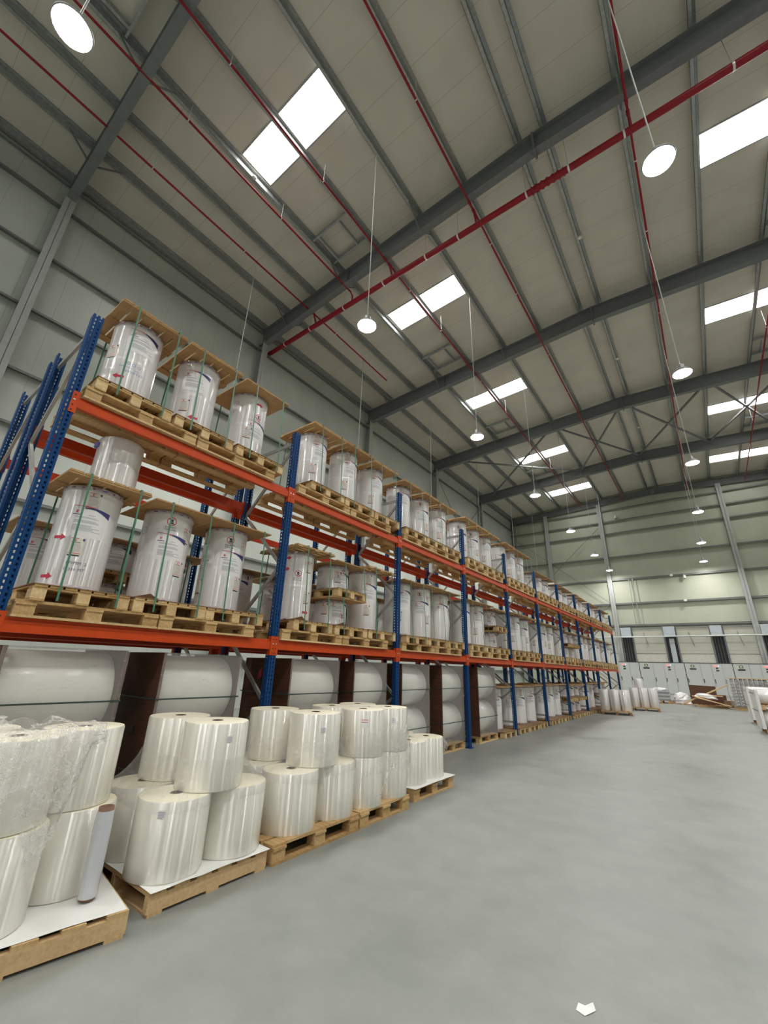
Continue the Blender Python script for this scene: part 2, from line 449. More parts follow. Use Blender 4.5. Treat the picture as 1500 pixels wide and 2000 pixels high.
# roof trimmers round closed hatches, one in each bay
for i in range(len(RY)-1):
    y = RY[i] + 6.15
    m = MB()
    zl, zr = roofz(-9.3,.5), roofz(-7.5,.5)
    for yy in (y, y+1.15): m.bar((-9.25,yy,zl), (-7.55,yy,zr), .06, .16)
    for xx in (-9.0,-8.0): m.bar((xx,y,roofz(xx,.5)), (xx,y+1.15,roofz(xx,.5)), .06, .16)
    struct('hatch_beam', m, M['galv'])
    m = MB()
    for yy in (y, y+1.15): m.bar((4.45,yy,roofz(4.4,.5)), (6.15,yy,roofz(6.2,.5)), .06, .16)
    for xx in (4.8,5.8): m.bar((xx,y,roofz(xx,.5)), (xx,y+1.15,roofz(xx,.5)), .06, .16)
    struct('hatch_beam', m, M['galv'])
# cross bracing of the roof plane, fourth bay
bx = [-12.9,-5.55,-1.5,2.6,6.2,10.9]
for i in range(len(bx)-1):
    xa, xb = bx[i], bx[i+1]
    for p, q in (((xa,25.2),(xb,32.95)), ((xb,25.2),(xa,32.95))):
        m = MB(); m.bar((p[0],p[1],roofz(p[0],.15)), (q[0],q[1],roofz(q[0],.15)), .1, .09)
        struct('cross_beam', m, M['steel'])
# fly braces
for y in RY[6:]:
    for x in (-12.62,-9.3,-5.55,.86):
        for s in (-1,1):
            m = MB(); m.bar((x,y+s*.05,roofz(x,-.22)), (x,y+s*.75,roofz(x,.44)), .04, .04)
            struct('fly_beam', m, M['steel'])
# columns on the side walls
def icol(x, y, z1, wy=.3, dx=.34, sgn=1):
    m = MB(); t = .02
    m.box(x+.0, x+sgn*dx, y-.006, y+.006, 0, z1)
    m.box(min(x,x+sgn*t), max(x,x+sgn*t), y-wy/2, y+wy/2, 0, z1)
    m.box(min(x+sgn*(dx-t),x+sgn*dx), max(x+sgn*(dx-t),x+sgn*dx), y-wy/2, y+wy/2, 0, z1)
    return m
for y in RY:
    struct('steel_column', icol(XW+.03, y, 15.75), M['column'])
    struct('steel_column', icol(XR-.03, y, 15.75, sgn=-1), M['column'])
for x in (-14.2,): struct('steel_column', icol(x, YF-.16, 16.0), M['column'])
# wall girts
GZ = [1.6,3.6,5.55,7.57,9.17,11.22,13.25,15.3]
def girt_y(x, sgn, z):
    m = MB()
    m.box(min(x,x+sgn*.2), max(x,x+sgn*.2), YB+.02, YF-.02, z-.006, z)
    m.box(min(x+sgn*.19,x+sgn*.2), max(x+sgn*.19,x+sgn*.2), YB+.02, YF-.02, z-.07, z)
    m.box(min(x,x+sgn*.008), max(x,x+sgn*.008), YB+.02, YF-.02, z, z+.06)
    return m
for z in GZ:
    struct('wall_beam', girt_y(XW, 1, z), M['girt'])
for z in (2.0,5.5,9.17,13.25):
    struct('wall_beam', girt_y(XR, -1, z), M['galv'])
m = MB(); m.bar((XW+.06,YB,16.35), (XW+.06,YF,16.35), .05, .04); struct('trim_1', m, M['steel'])
# end wall: columns, girts
for x in (-10.8, -5.95, 3.0, 8.9):
    z1 = roofz(x, 0)
    m = MB(); d = .32; wx = .34; y = YF-.02
    m.box(x-.008, x+.008, y-d, y, 0, z1); m.box(x-wx/2, x+wx/2, y-d, y-d+.025, 0, z1); m.box(x-wx/2, x+wx/2, y-.02, y, 0, z1)
    struct('steel_column', m, M['column'])
m = MB(); m.box(XG-.07, XG+.07, YF-.2, YF-.1, 16.2, 17.0); struct('trim_2', m, M['column'])
for z in (5.5,7.3,9.38,11.4,13.6,14.75,15.85):
    m = MB()
    m.box(XW, XR, YF-.24, YF-.01, z-.012, z); m.box(XW, XR, YF-.24, YF-.23, z-.09, z); m.box(XW, XR, YF-.02, YF-.01, z, z+.07)
    struct('wall_beam', m, M['girt'])
# end wall rods
for i, (a, b_) in enumerate([((-13.9,14.2),(-6.2,7.4)), ((-6.2,14.2),(-13.9,7.4)), ((-13.9,7.3),(-6.2,.3)), ((-6.2,7.3),(-13.9,.3))]):
    m = MB(); m.tube([(a[0],YF-.27-.03*(i%2),a[1]),(b_[0],YF-.27-.03*(i%2),b_[1])], .02, 6); struct('brace_beam', m, M['steel'])
for i, (a, b_) in enumerate([((25.3,15.2),(32.8,8.5)), ((25.3,8.5),(32.8,15.2))]):
    m = MB(); m.tube([(XW+.24+.03*i,a[0],a[1]),(XW+.24+.03*i,b_[0],b_[1])], .025, 6); struct('brace_beam', m, M['steel'])
# dock doors in the end wall
k = 0
for xa, xb in ((-9.2,-5.9+.0),(-4.88,-2.78),(-1.86,.22),(1.1,2.82),(3.95,6.0)):
    k += 1
    m = MB(); m.box(xa, xb, YF-.10, YF-.04, 3.28, 5.22)
    m.box(xa-.05, xa, YF-.16, YF-.02, 2.0, 5.25, 1); m.box(xb, xb+.05, YF-.16, YF-.02, 2.0, 5.25, 1)
    m.box(xa, xb, YF-.16, YF-.02, 5.2, 5.27, 2)
    m.box(xa, xb, YF-.07, YF-.03, .1, 3.26, 3)
    struct('door_%d' % k, m, [M['dock'], M['steel'], M['galv'], M['lowband']])
    if k in (2,3,4):
        m = MB(); m.bar((xa+.75,YF-.13,4.9), (xa+.98,YF-.13,3.85), .03, .03)
        struct('trim_%d' % (k+1), m, M['steel'])
# gaps between the dock doors, darkness painted as a black panel, grey motor hood over each
for i, (xa, xb, pale) in enumerate(((-5.72,-4.93,0),(-2.72,-1.90,1),(.28,1.04,0),(3.2,3.9,0))):
    m = MB()
    m.box(xa, xb, YF-.075, YF-.045, 1.0, 4.52)
    if pale: m.box(xa+.26, xb-.22, YF-.09, YF-.04, 1.0, 4.4, 1)
    m.box(xa, xa+.05, YF-.17, YF-.04, 1.0, 4.5, 2); m.box(xb-.05, xb, YF-.17, YF-.04, 1.0, 4.5, 2)
    if not pale:
        for q in range(3): m.box(xa+.16+q*.18, xa+.18+q*.18, YF-.11, YF-.04, 1.0, 4.5, 2)
    struct('opening_panel', m, [M['dark'], M['hoodm'], M['steel']])
    h = MB(); h.bbox(xa-.0, xb-.05, YF-.42, YF-.24, 4.58, 5.3, .02)
    t = tag(obj('motor_hood', h, M['hoodm']), ['grey metal hood beside the end column, over the dark slatted opening',
        'grey metal hood above the opening with a pale strip','grey metal hood above the plain black opening, third along the end wall',
        'grey metal hood cut by the picture edge, above the end wall doors'][i], 'hood', 'motor hoods on the end wall')
m = MB(); m.tube([(-8.0,40.5,4.5),(9.0,40.5,4.56)], .055, 10)
tag(obj('overhead_pipe', m, M['rod']), 'thin pale pipe running level across the end wall above the cabinets', 'pipe')
for x in (-6.5,.0,6.5):
    m = MB(); m.bar((x,40.5,4.5), (x,YF-.02,4.5), .04, .04); struct('trim_%d' % (10+int(x)), m, M['galv'])
for x in (-4.5,-4.2):
    m = MB(); m.tube([(x,YF-.27,9.35),(x,YF-.27,5.55)], .025, 6); tag(obj('conduit', m, M['galv']), 'thin upright conduit on the end wall, %s of a pair' % ('rack side' if x < -4.4 else 'aisle side'), 'conduit')
# security cameras and alarm heads on the end wall girts
for i, (x, z, lab) in enumerate(((-.55,9.13,'small white security camera hanging below an end wall rail'),(-4.66,15.0,'small white camera high on the end wall near the column head'))):
    t = thing('security_camera', lab, 'camera', (x,YF-.3,z))
    m = MB(); m.box(-.03,.03,-.03,.2,.12,.2); obj('bracket', m, M['sheet'], t)
    m = MB(); m.lathe([(.0,-.14),(.07,-.13),(.1,-.05),(.1,.06),(.09,.12)], 16); obj('body', m, M['sheet'], t)
    m = MB(); m.lathe([(.0,-.19),(.05,-.17),(.065,-.13)], 12); obj('lens', m, M['dark'], t)
for x, z, lab in ((-1.4,9.34,'small round white alarm head on the upper end wall rail'),(-.82,7.28,'round white alarm sounder on the lower end wall rail')):
    m = MB(); m.lathe([(.1,-.05),(.11,0),(.1,.06),(.04,.09)], 16, axis='y'); tag(obj('alarm_sounder', m, M['sheet'], loc=(x,YF-.33,z)), lab, 'alarm')

# ------------------------------------------------------------------ high bay lamps
hou = MB(); hou.lathe([(.235,.012),(.25,.0),(.26,.03),(.225,.06),(.15,.14),(.09,.17),(.085,.30),(.04,.33),(.015,.36)], 28, cap=False)
hou = hou.mesh('housing', M['housing'])
ln = MB(); ln.lathe([(0.0,.004),(.235,.004)][::-1], 20, cap=False, smooth=False); ln = ln.mesh('lens', M['lens'])
LY = [-40.7,-34.0,-27.2,-20.5,-13.7,-7.0,-.27,6.38,13.08,19.87,26.7,33.5,39.35]
rows = [(-11.6,'row over the back of the racks'),(-5.6,'row over the rack front'),(.86,'row over the aisle'),(7.3,'row by the opposite wall')]
for x, rn in rows:
    for i, y in enumerate(LY):
        z = 9.87
        if x < -10 and -1 < y < 0: continue
        t = thing('pendant_lamp', 'round high bay lamp, %s along the %s' % (nth(i), rn), 'lamp', (x,y,z), group='hanging high bay lamps')
        link('housing', hou, t); link('lens', ln, t)
        ztop = roofz(x,.5)-z
        m = MB(); m.tube([(0,0,.34),(0,0,ztop)], .014, 6); obj('rod', m, M['rod'], t)
# ------------------------------------------------------------------ red sprinkler pipes
t = thing('sprinkler_main_pipe', 'thick red sprinkler main crossing the hall below the roof', 'pipe', (0,9.38,15.5))
m = MB(); m.tube([(XW+.05,0,0),(-1.75,0,0)], .098, 14); m.tube([(-.85,0,0),(XR-.05,0,0)], .098, 14); obj('pipe', m, M['red'], t)
m = MB()
prof = []
for q in range(19): prof.append((.098 if q % 3 else .13, -1.78 + q*.053))
m.lathe(prof, 14, axis='x'); obj('flexible_joint', m, M['red'], t)
for x in (-13.2,-11.55,-9.55,-7.5,-5.6,-4.3,-1.95,-.7,.75,3.1,5.2,7.4):
    m = MB(); m.lathe([(.106,-.025),(.106,.025)], 16, axis='x', c=(x,0,0)); c = obj('clamp', m, M['clamp'], t)
    m = MB(); m.tube([(x,0,.09),(x,0,roofz(x,.42)-15.5)], .008, 5); obj('hanger_rod', m, M['rod'], c)
branch = [(-11.2,14.6,'ending short over the racks'),(-9.12,9.3,'stopping at the main'),(-7.1,39.5,'passing under the left rooflights'),
          (-3.62,39.5,'beside the ridge on the rack side'),(.935,39.5,'just past the ridge over the aisle'),(4.6,39.5,'under the far side rooflights')]
for x, y1, d in branch:
    z = 16.0 if x < -2 else 15.95
    t = thing('sprinkler_branch_pipe', 'thin red sprinkler branch running down the hall, ' + d.replace('left','rack side'), 'pipe', (x,0,z), group='red sprinkler branches')
    m = MB()
    if y1 > 10:
        m.tube([(0,YB+.3,0),(0,9.0,0),(0,9.2,0),(0,9.6,0),(0,y1,-.05)], .034, 8)
        m.tube([(0,9.2,0),(0,9.38,15.585-z+.0)], .035, 8)
        obj('pipe', m, M['red'], t)
        e = MB(); e.lathe([(.05,-.07),(.05,.07)], 10, axis='y', c=(0,9.2,0)); e.lathe([(.045,-.06),(.045,.06)], 10, axis='y', c=(0,8.9,0)); obj('coupling', e, M['red'], t)
    else:
        m.tube([(0,YB+.3,0),(0,9.25,0),(0,9.38,-.12),(0,9.38,15.6-z)], .034, 8); obj('pipe', m, M['red'], t)
    for yy in (2.2,5.6,10.6,13.2,17.5,21,26,30,34):
        if yy < y1-.5:
            c = MB(); c.lathe([(.041,-.014),(.041,.014)], 8, axis='y', c=(0,yy,0 if yy < 9 else -.02)); c.tube([(0,yy,.03),(0,yy,roofz(x,.44)-z)], .006, 5)
            obj('hanger', c, M['clamp'], t)

for x, y, d in ((-9.25,4.45,'by the nearest rack side rooflight'),(-1.05,13.15,'on the ridge purlin past the red main'),(-1.05,21.2,'on the ridge purlin, middle bay'),(-1.05,29.2,'on the ridge purlin, braced bay')):
    m = MB(); m.lathe([(.0,-.06),(.05,-.05),(.075,-.02),(.08,0)], 16); tag(obj('smoke_detector', m, M['sheet'], loc=(x,y,roofz(x,.42))), 'small white smoke detector %s' % d, 'detector')
# ------------------------------------------------------------------ pallet racks
Y0, BAY, NB = .8717, 2.8, 10
Z1, Z2, ZT = 1.797, 3.90, 4.937
def upright_mesh():
    m = MB(); w, d, h = .05, .085, ZT
    p = [(-d,-w+.02),(-d,-w),(0-.0,-w),(0,-w+.0),(0,-.034),(-.006,-.030),(-.006,-.010),(0,-.006),(0,.006),(-.006,.010),(-.006,.030),(0,.034),(0,w),(-d,w),(-d,w-.02)]
    t = .003
    vs = []; 
    for z in (0,h):
        vs += [(x,y,z) for x,y in p]
    n = len(p)
    m.add(vs, [(i,i+1,n+i+1,n+i) for i in range(n-1)])
    return m.mesh('upright', M['blue'])
UP = upright_mesh()
bp = MB(); bp.box(-.12,.04,-.09,.09,0,.008); BP = bp.mesh('base_plate', M['blue'])
def beam_mesh(front, key):
    m = MB(); L = BAY-.10; y0 = .05
    zt, zb = .06, -.06
    s = 1 if front else -1
    # stepped box section
    p = [(0,zb),(0,zt-.03),(-.018*1,zt-.03),(-.018,zt),(-.05,zt),(-.05,zb)]
    vs = [(x*s,y0,z) for x,z in p] + [(x*s,y0+L,z) for x,z in p]
    n = len(p)
    fs = [(i,(i+1)%n,n+(i+1)%n,n+i) for i in range(n)]
    m.add(vs, fs); m.add(vs[:n], [tuple(range(n-1,-1,-1))]); m.add(vs[n:], [tuple(range(n))])
    return m.mesh('beam', M[key])
def conn_mesh(side, s, key):
    """hooked end plate; side -1 = at the bay start, +1 = at its end"""
    m = MB()
    y0, y1 = (0.002, .062) if side < 0 else (BAY-.062, BAY-.002)
    m.box(min(-.004*s,.006*s)+.0, max(-.004*s,.006*s), y0, y1, -.13, .10)
    ye = (.05,.062) if side < 0 else (BAY-.062, BAY-.05)
    m.box(min(-.055*s,.006*s), max(-.055*s,.006*s), ye[0], ye[1], -.13, .10)
    yc = .024 if side < 0 else BAY-.024
    for z in (-.105,-.05,.06): m.box(min(.006*s,.0065*s), max(.006*s,.0065*s), yc-.008, yc+.008, z-.007, z+.007, 1)
    m.box(min(.006*s,.012*s), max(.006*s,.012*s), yc-.009, yc+.009, .0, .016, 2)
    return m.mesh('end_plate', [M[key], M['darkhole'], M['bolt']])
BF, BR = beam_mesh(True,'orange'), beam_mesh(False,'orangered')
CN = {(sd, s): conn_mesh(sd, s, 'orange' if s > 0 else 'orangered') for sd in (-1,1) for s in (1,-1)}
def build_rack(name, label, xf, xr):
    t = thing(name, label, 'rack', (0,0,0))
    for i in range(NB+1):
        y = Y0 + i*BAY
        for x, s in ((xf,1),(xr,-1)):
            u = link('upright', UP, t, (x,y,0), rot=(0,0,0 if s > 0 else PI))
            link('base_plate', BP, u, (0,0,0))
        xa, xb = xf-.06, xr+.06
        zs = [.35,1.10,1.95,2.85,3.75,4.70]
        for q in range(len(zs)-1):
            p0, p1 = (xb,y,zs[q]), (xa,y,zs[q+1])
            if q % 2: p0, p1 = (xa,y,zs[q]), (xb,y,zs[q+1])
            m = MB(); m.bar(p0, p1, .03, .045); obj('brace', m, M['brace'], t)
        for z in (.3,4.77):
            m = MB(); m.bar((xa,y,z), (xb,y,z), .03, .05); obj('brace', m, M['brace'], t)
    for i in range(NB):
        y = Y0 + i*BAY
        for z in (Z1,Z2):
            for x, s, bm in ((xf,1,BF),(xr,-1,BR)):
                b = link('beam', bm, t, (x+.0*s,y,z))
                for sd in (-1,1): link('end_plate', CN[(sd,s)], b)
    return t
build_rack('pallet_rack', 'blue and orange pallet rack along the aisle, full of white rolls', -4.5, -5.62)
build_rack('pallet_rack', 'second blue and orange pallet rack standing behind the aisle rack', -5.80, -6.92)

# ------------------------------------------------------------------ pallets
PH = .145
def small_parts(w=.78, d=1.0):
    P = {}
    m = MB()
    for y in (-w/2+.055,0,w/2-.055): m.box(-d/2, d/2, y-.05, y+.05, 0, .018)
    P['runner'] = m
    blocks = []
    for x in (-d/2+.07,0,d/2-.07):
        for y in (-w/2+.055,0,w/2-.055):
            b = MB(); b.bbox(x-.07, x+.068, y-.052, y+.052, .018, .098, .004); blocks.append(b)
    P['block'] = blocks
    m = MB()
    for x in (-d/2+.055,0,d/2-.055): m.box(x-.05, x+.05, -w/2, w/2, .098, .116)
    n = 7
    for i in range(n):
        y = -w/2 + (i+.5)*w/n
        m.box(-d/2, d/2, y-w/n*.42, y+w/n*.42, .116, .136)
    P['top_deck'] = m
    m = MB(); m.box(-d/2+.02, d/2+.006, -w/2-.003, w/2+.003, .136, .143)
    P['sheet'] = m
    return P
def big_parts(w=1.17, d=1.0, closed=False):
    P = {}
    m = MB()
    for x in (-d/2+.06,0,d/2-.06): m.box(x-.055, x+.055, -w/2, w/2, 0, .02)
    P['runner'] = m
    blocks = []
    for x in (-d/2+.06,0,d/2-.06):
        for y in (-w/2+.075,0,w/2-.075):
            b = MB(); b.bbox(x-.05, x+.05, y-.072, y+.072, .02, .10, .004); blocks.append(b)
    P['block'] = blocks
    m = MB()
    for y in (-w/2+.075,0,w/2-.075): m.box(-d/2, d/2, y-.07, y+.07, .10, .12)
    n = 7
    for i in range(n):
        x = -d/2 + (i+.5)*d/n
        m.box(x-d/n*.40, x+d/n*.40, -w/2, w/2, .12, .142)
    P['top_deck'] = m
    return P
def stringer_parts(w=1.2, d=1.1):
    """pallet with solid side stringers along y and deck boards across"""
    P = {}
    m = MB(); P['stringer'] = []
    for x in (-d/2+.025,0,d/2-.025):
        s = MB(); s.bbox(x-.024, x+.024, -w/2, w/2, .018, .110, .003); P['stringer'].append(s)
    n = 6
    for i in range(n):
        y = -w/2 + .06 + i*(w-.12)/(n-1); m.box(-d/2, d/2, y-.058, y+.058, .110, .132)
    P['top_deck'] = m
    m = MB()
    for y in (-w/2+.06,0,w/2-.06): m.box(-d/2, d/2, y-.05, y+.05, 0, .018)
    P['runner'] = m
    return P
def bake(P, mats):
    """parts -> list of (name, mesh)"""
    out = []
    for k, v in P.items():
        for b in (v if isinstance(v, list) else [v]): out.append((k, b.mesh(k, mats.get(k, mats['*']))))
    return out
def merged(P, mats):
    keys = []; m = MB()
    for k, v in P.items():
        mt = mats.get(k, mats['*'])
        if mt not in keys: keys.append(mt)
        for b in (v if isinstance(v, list) else [v]):
            o = len(m.v); m.v += b.v; m.f += [[o+i for i in f] for f in b.f]; m.m += [keys.index(mt)]*len(b.f); m.sm += b.sm
    return m.mesh('pallet', keys)
smats = {'*':M['pinep'],'sheet':M['hard'],'top_deck':M['pine'],'runner':M['pine']}
bmats = {'*':M['pine'],'runner':M['pinep']}
SM_P, SM_M = bake(small_parts(), smats), merged(small_parts(), smats)
BG_P, BG_M = bake(big_parts(), bmats), merged(big_parts(), bmats)
def pallet(kind, loc, rz, label, detail, group, name='pallet', parts=None, scale=None):
    if detail:
        t = thing(name, label, 'pallet', loc, rz, group)
        for nm, me in (parts or (SM_P if kind == 's' else BG_P)): link(nm, me, t)
    else:
        t = tag(link(name, SM_M if kind == 's' else BG_M, None, loc, rz), label, 'pallet', group)
    if scale: t.scale = scale
    return t
# covers strapped on top of the rolls
def cover_mesh(kind, w=.77, d=.90):
    m = MB()
    if kind == 'slat':
        for x in (-d/2+.06,d/2-.06,0): m.box(x-.055, x+.055, -w/2, w/2, 0, .018)
        n = 6
        for i in range(n):
            y = -w/2 + (i+.5)*w/n; m.box(-d/2, d/2, y-w/n*.43, y+w/n*.43, .018, .038)
        return m.mesh('slatted_cover', M['ply'])
    if kind == 'frame':
        for y in (-w/2+.05,0,w/2-.05): m.box(-d/2, d/2, y-.05, y+.05, 0, .02)
        n = 8
        for i in range(n):
            x = -d/2 + (i+.5)*d/n; m.box(x-d/n*.36, x+d/n*.36, -w/2, w/2, .02, .042)
        return m.mesh('slatted_cover', M['pine'])
    m.box(-d/2, d/2, -w/2, w/2, 0, .016)
    return m.mesh('plywood_cover', M['ply'])
CV = {k: cover_mesh(k) for k in ('slat','frame','ply')}

# ------------------------------------------------------------------ label artwork (curved sheets on the rolls)
R0 = .265
class Lab:
    def __init__(self, r, k=1.0): self.r = r; self.k = k; self.m = MB()
    def P(self, u, v, layer):
        r = self.r + .0018 + layer*.0007; a = u*self.k/self.r
        return (r*math.cos(a), r*math.sin(a), v*self.k)
    def strip(self, us, lo, hi, mt, layer):
        vs = [self.P(u, l, layer) for u, l in zip(us, lo)] + [self.P(u, h, layer) for u, h in zip(us, hi)]
        n = len(us)
        self.m.add(vs, [(i,i+1,n+i+1,n+i) for i in range(n-1)], mt); return self
    def rect(self, u0, u1, v0, v1, mt, layer=1):
        n = max(2, int(abs(u1-u0)/.02)+2)
        us = [u0+(u1-u0)*i/(n-1) for i in range(n)]
        return self.strip(us, [v0]*n, [v1]*n, mt, layer)
    def poly(self, pts, mt, layer=1):
        self.m.add([self.P(u, v, layer) for u, v in pts], [tuple(range(len(pts)))], mt); return self
    def line(self, pts, w, mt, layer=1):
        for (a, b), (c, d) in zip(pts[:-1], pts[1:]):
            L = math.hypot(c-a, d-b) or 1; nx, ny = -(d-b)/L*w/2, (c-a)/L*w/2
            self.poly([(a-nx,b-ny),(c-nx,d-ny),(c+nx,d+ny),(a+nx,b+ny)], mt, layer)
        return self
    def ring(self, cu, cv, r1, r2, mt, layer=1, n=24):
        o = [(cu+r2*math.cos(2*PI*i/n), cv+r2*math.sin(2*PI*i/n)) for i in range(n)]
        q = [(cu+r1*math.cos(2*PI*i/n), cv+r1*math.sin(2*PI*i/n)) for i in range(n)]
        for i in range(n):
            j = (i+1) % n; self.poly([q[i],o[i],o[j],q[j]], mt, layer)
        return self
    def E(self, u, v, s, mt=RED, layer=2):
        self.rect(u, u+s*.3, v, v+s, mt, layer)
        for k_ in (0,.4,.8): self.rect(u, u+s*.8, v+s*k_, v+s*(k_+.2), mt, layer)
        return self
    def text(self, s, u, v, size, mt, layer=2):
        cu = bpy.data.curves.new('t', 'FONT'); cu.body = s; cu.size = size; cu.align_x = 'CENTER'; cu.resolution_u = 1
        to = bpy.data.objects.new('t', cu); me = bpy.data.meshes.new_from_object(to)
        self.m.add([self.P(u+w_.co.x, v+w_.co.y, layer) for w_ in me.vertices], [tuple(p.vertices) for p in me.polygons], mt)
        bpy.data.objects.remove(to); bpy.data.curves.remove(cu); bpy.data.meshes.remove(me)
        return self
    def mesh(self, name): return self.m.mesh(name, LABM)
def swoosh(L, u0, u1, v, h):
    n = 14; us = [u0+(u1-u0)*i/(n-1) for i in range(n)]
    tp = [v - h*.35*(i/(n-1))**2.2 for i in range(n)]
    th = [.004 + h*.62*max(0,(i/(n-1)-.25)/.75)**1.6 for i in range(n)]
    lo = [a-b for a, b in zip(tp, th)]
    k_ = 6
    L.strip(us[:k_+1], lo[:k_+1], tp[:k_+1], RED, 2); L.strip(us[k_:], lo[k_:], tp[k_:], NAV, 2)
def big_label(r):
    L = Lab(r, 1.22); L.rect(-.135,.135,-.13,.10,PAP,0)
    swoosh(L, -.135, .135, .125, .075)
    L.E(-.105,.062,.024).rect(-.125,-.065,.046,.052,NAV,1).rect(-.02,.03,.048,.053,GRY,1)
    rr = random.Random(3)
    for y in (.03,.022,.0,-.008,-.016,-.04,-.048,-.058,-.066,-.074,-.084):
        L.rect(-.105, .02+rr.random()*.075, y, y+.0042, GRY, 1)
    return L.mesh('label')
def small_label(r):
    L = Lab(r, 1.22); L.rect(-.045,.045,-.072,.066,CRM,0)
    L.poly([(-.01,.066),(.045,.066),(.045,.045)], NAV, 2).rect(-.045,0,.062,.066,RED,1)
    L.E(-.02,.04,.016).rect(-.04,.02,.030,.034,NAV,1)
    rr = random.Random(5)
    for y in (.016,.006,-.004,-.016,-.028,-.038,-.048): L.rect(-.038, .0+rr.random()*.035, y, y+.004, GRY, 1)
    L.rect(-.045,.04,-.058,-.054,RED,1).rect(-.045,.035,-.078,-.068,BLK,1)
    return L.mesh('label')
def icon_label(r):
    L = Lab(r, 1.22); L.ring(0,.03,.0,.042,PAP,0).ring(0,.03,.034,.041,RED,1)
    L.rect(-.012,.012,.036,.052,BLK,1).poly([(-.02,.024),(.02,.024),(.008,.036),(-.008,.036)],BLK,1).rect(-.018,.018,.006,.016,BLK,1).rect(-.006,.006,.016,.024,BLK,1)
    L.line([(-.026,.056),(.026,.004)], .006, RED, 2)
    L.text('DO NOT',0,-.034,.024,BLK).text('TOP LOAD',0,-.058,.022,BLK)
    return L.mesh('sign')
def arrow_label(r):
    L = Lab(r, 1.22); L.rect(-.045,.012,-.012,.012,RED,1).poly([(.012,-.028),(.05,0),(.012,.028)],RED,1)
    return L.mesh('arrow')
def hand_label(r):
    L = Lab(r, 1.22); L.text('170MM  2', 0,.02,.034,INK,1).text('12330 MT', -.005,-.03,.034,INK,1)
    return L.mesh('handwriting')
def blue_label(r):
    L = Lab(r, 1.22)
    L.line([(-.11,.0),(-.07,.006),(-.02,-.004),(.04,-.012),(.1,-.03)], .005, INB, 1)
    for q in range(3): L.ring(-.04+q*.045, .045-q*.006, .011, .016, INB, 1, 12)
    for q in range(7): L.line([(-.05+q*.022,-.03),(-.045+q*.022,-.055),(-.035+q*.022,-.03)], .004, INB, 1)
    return L.mesh('handwriting')
def ring_label(r):
    L = Lab(r, 1.22); L.ring(0,0,.036,.040,GRY,0).ring(0,0,.028,.031,GRY,0)
    L.text('4', 0,-.014,.036,GRY,0)
    return L.mesh('stamp')
def logo_band(r):
    L = Lab(r, 1.22); L.rect(-.1,.1,-.12,.03,PAP,0).poly([(-.1,.0),(.1,-.008),(.1,.032)],NAV,1)
    for y in (-.03,-.045,-.06,-.08,-.09): L.rect(-.08,.05,y,y+.004,GRY,1)
    return L.mesh('label')
LB = {}
def lab_mesh(kind, r):
    key = (kind, round(r,3))
    if key not in LB:
        LB[key] = dict(big=big_label, small=small_label, icon=icon_label, arrow=arrow_label, hand=hand_label, blue=blue_label, stamp=ring_label, band=logo_band)[kind](r)
    return LB[key]
BODY = {}
def body_mesh(r, h, dull, seam=.5, bulge=False):
    key = (round(r,3), round(h,3), dull, bulge)
    if key not in BODY:
        m = MB(); rng = random.Random(int(h*1000))
        if bulge:
            prof = [(r*.97,.0),(r,.02),(r*1.02,h*.12),(r*1.10,h*.3),(r*1.12,h*.42),(r*1.04,h*.58),(r,h*.7),(r,h-.02),(r-.01,h)]
        else:
            zs_ = h*seam
            prof = [(r-.012,0),(r-.001,.012),(r,.04),(r+.001,zs_-.02),(r+.0015,zs_-.003),(r-.0015,zs_+.003),(r-.001,zs_+.03),(r,h-.04),(r-.001,h-.012),(r-.012,h)]
        m.lathe(prof, 48)
        BODY[key] = m.mesh('wrapped_body', M['whiteb' if dull else 'white'])
    return BODY[key]
CAPM = {}
def cap_mesh(r, rings=True):
    key = (round(r,3), rings)
    if key not in CAPM:
        m = MB(); m.lathe([(r*.98,0),(r+.004,.004),(r+.004,.050),(r*.98,.054)], 40)
        if rings:
            for q in range(18):
                a = 2*PI*q/18; w_ = .012 if q % 3 else .022
                L = Lab(r+.004)
                u = a*(r+.004)
                L.rect(u-w_, u+w_, .020, .034, 0, 0)
                o = len(m.v); m.v += L.m.v; m.f += [[o+i for i in f] for f in L.m.f]; m.m += [1 if q % 2 else 2]*len(L.m.f); m.sm += L.m.sm
        CAPM[key] = m.mesh('end_disc', [M['endring'], M['ringmark'], M['ringblue']])
    return CAPM[key]
def strap_mesh(h, d, zb):
    """band up the front, over the cover and down the back"""
    w_, t_ = .0085, .0012
    m = MB()
    e = .524
    for sg in (-1, 1):
        m.bar((sg*e,0,zb), (sg*(d/2+.012),0,h+t_), 2*w_, .0022)
    m.box(-d/2-.012, d/2+.012, -w_, w_, h+.001, h+.001+t_)
    return m.mesh('strap', M['strap'])
STR = {}
CVH = {'slat':.038,'frame':.042,'ply':.016}
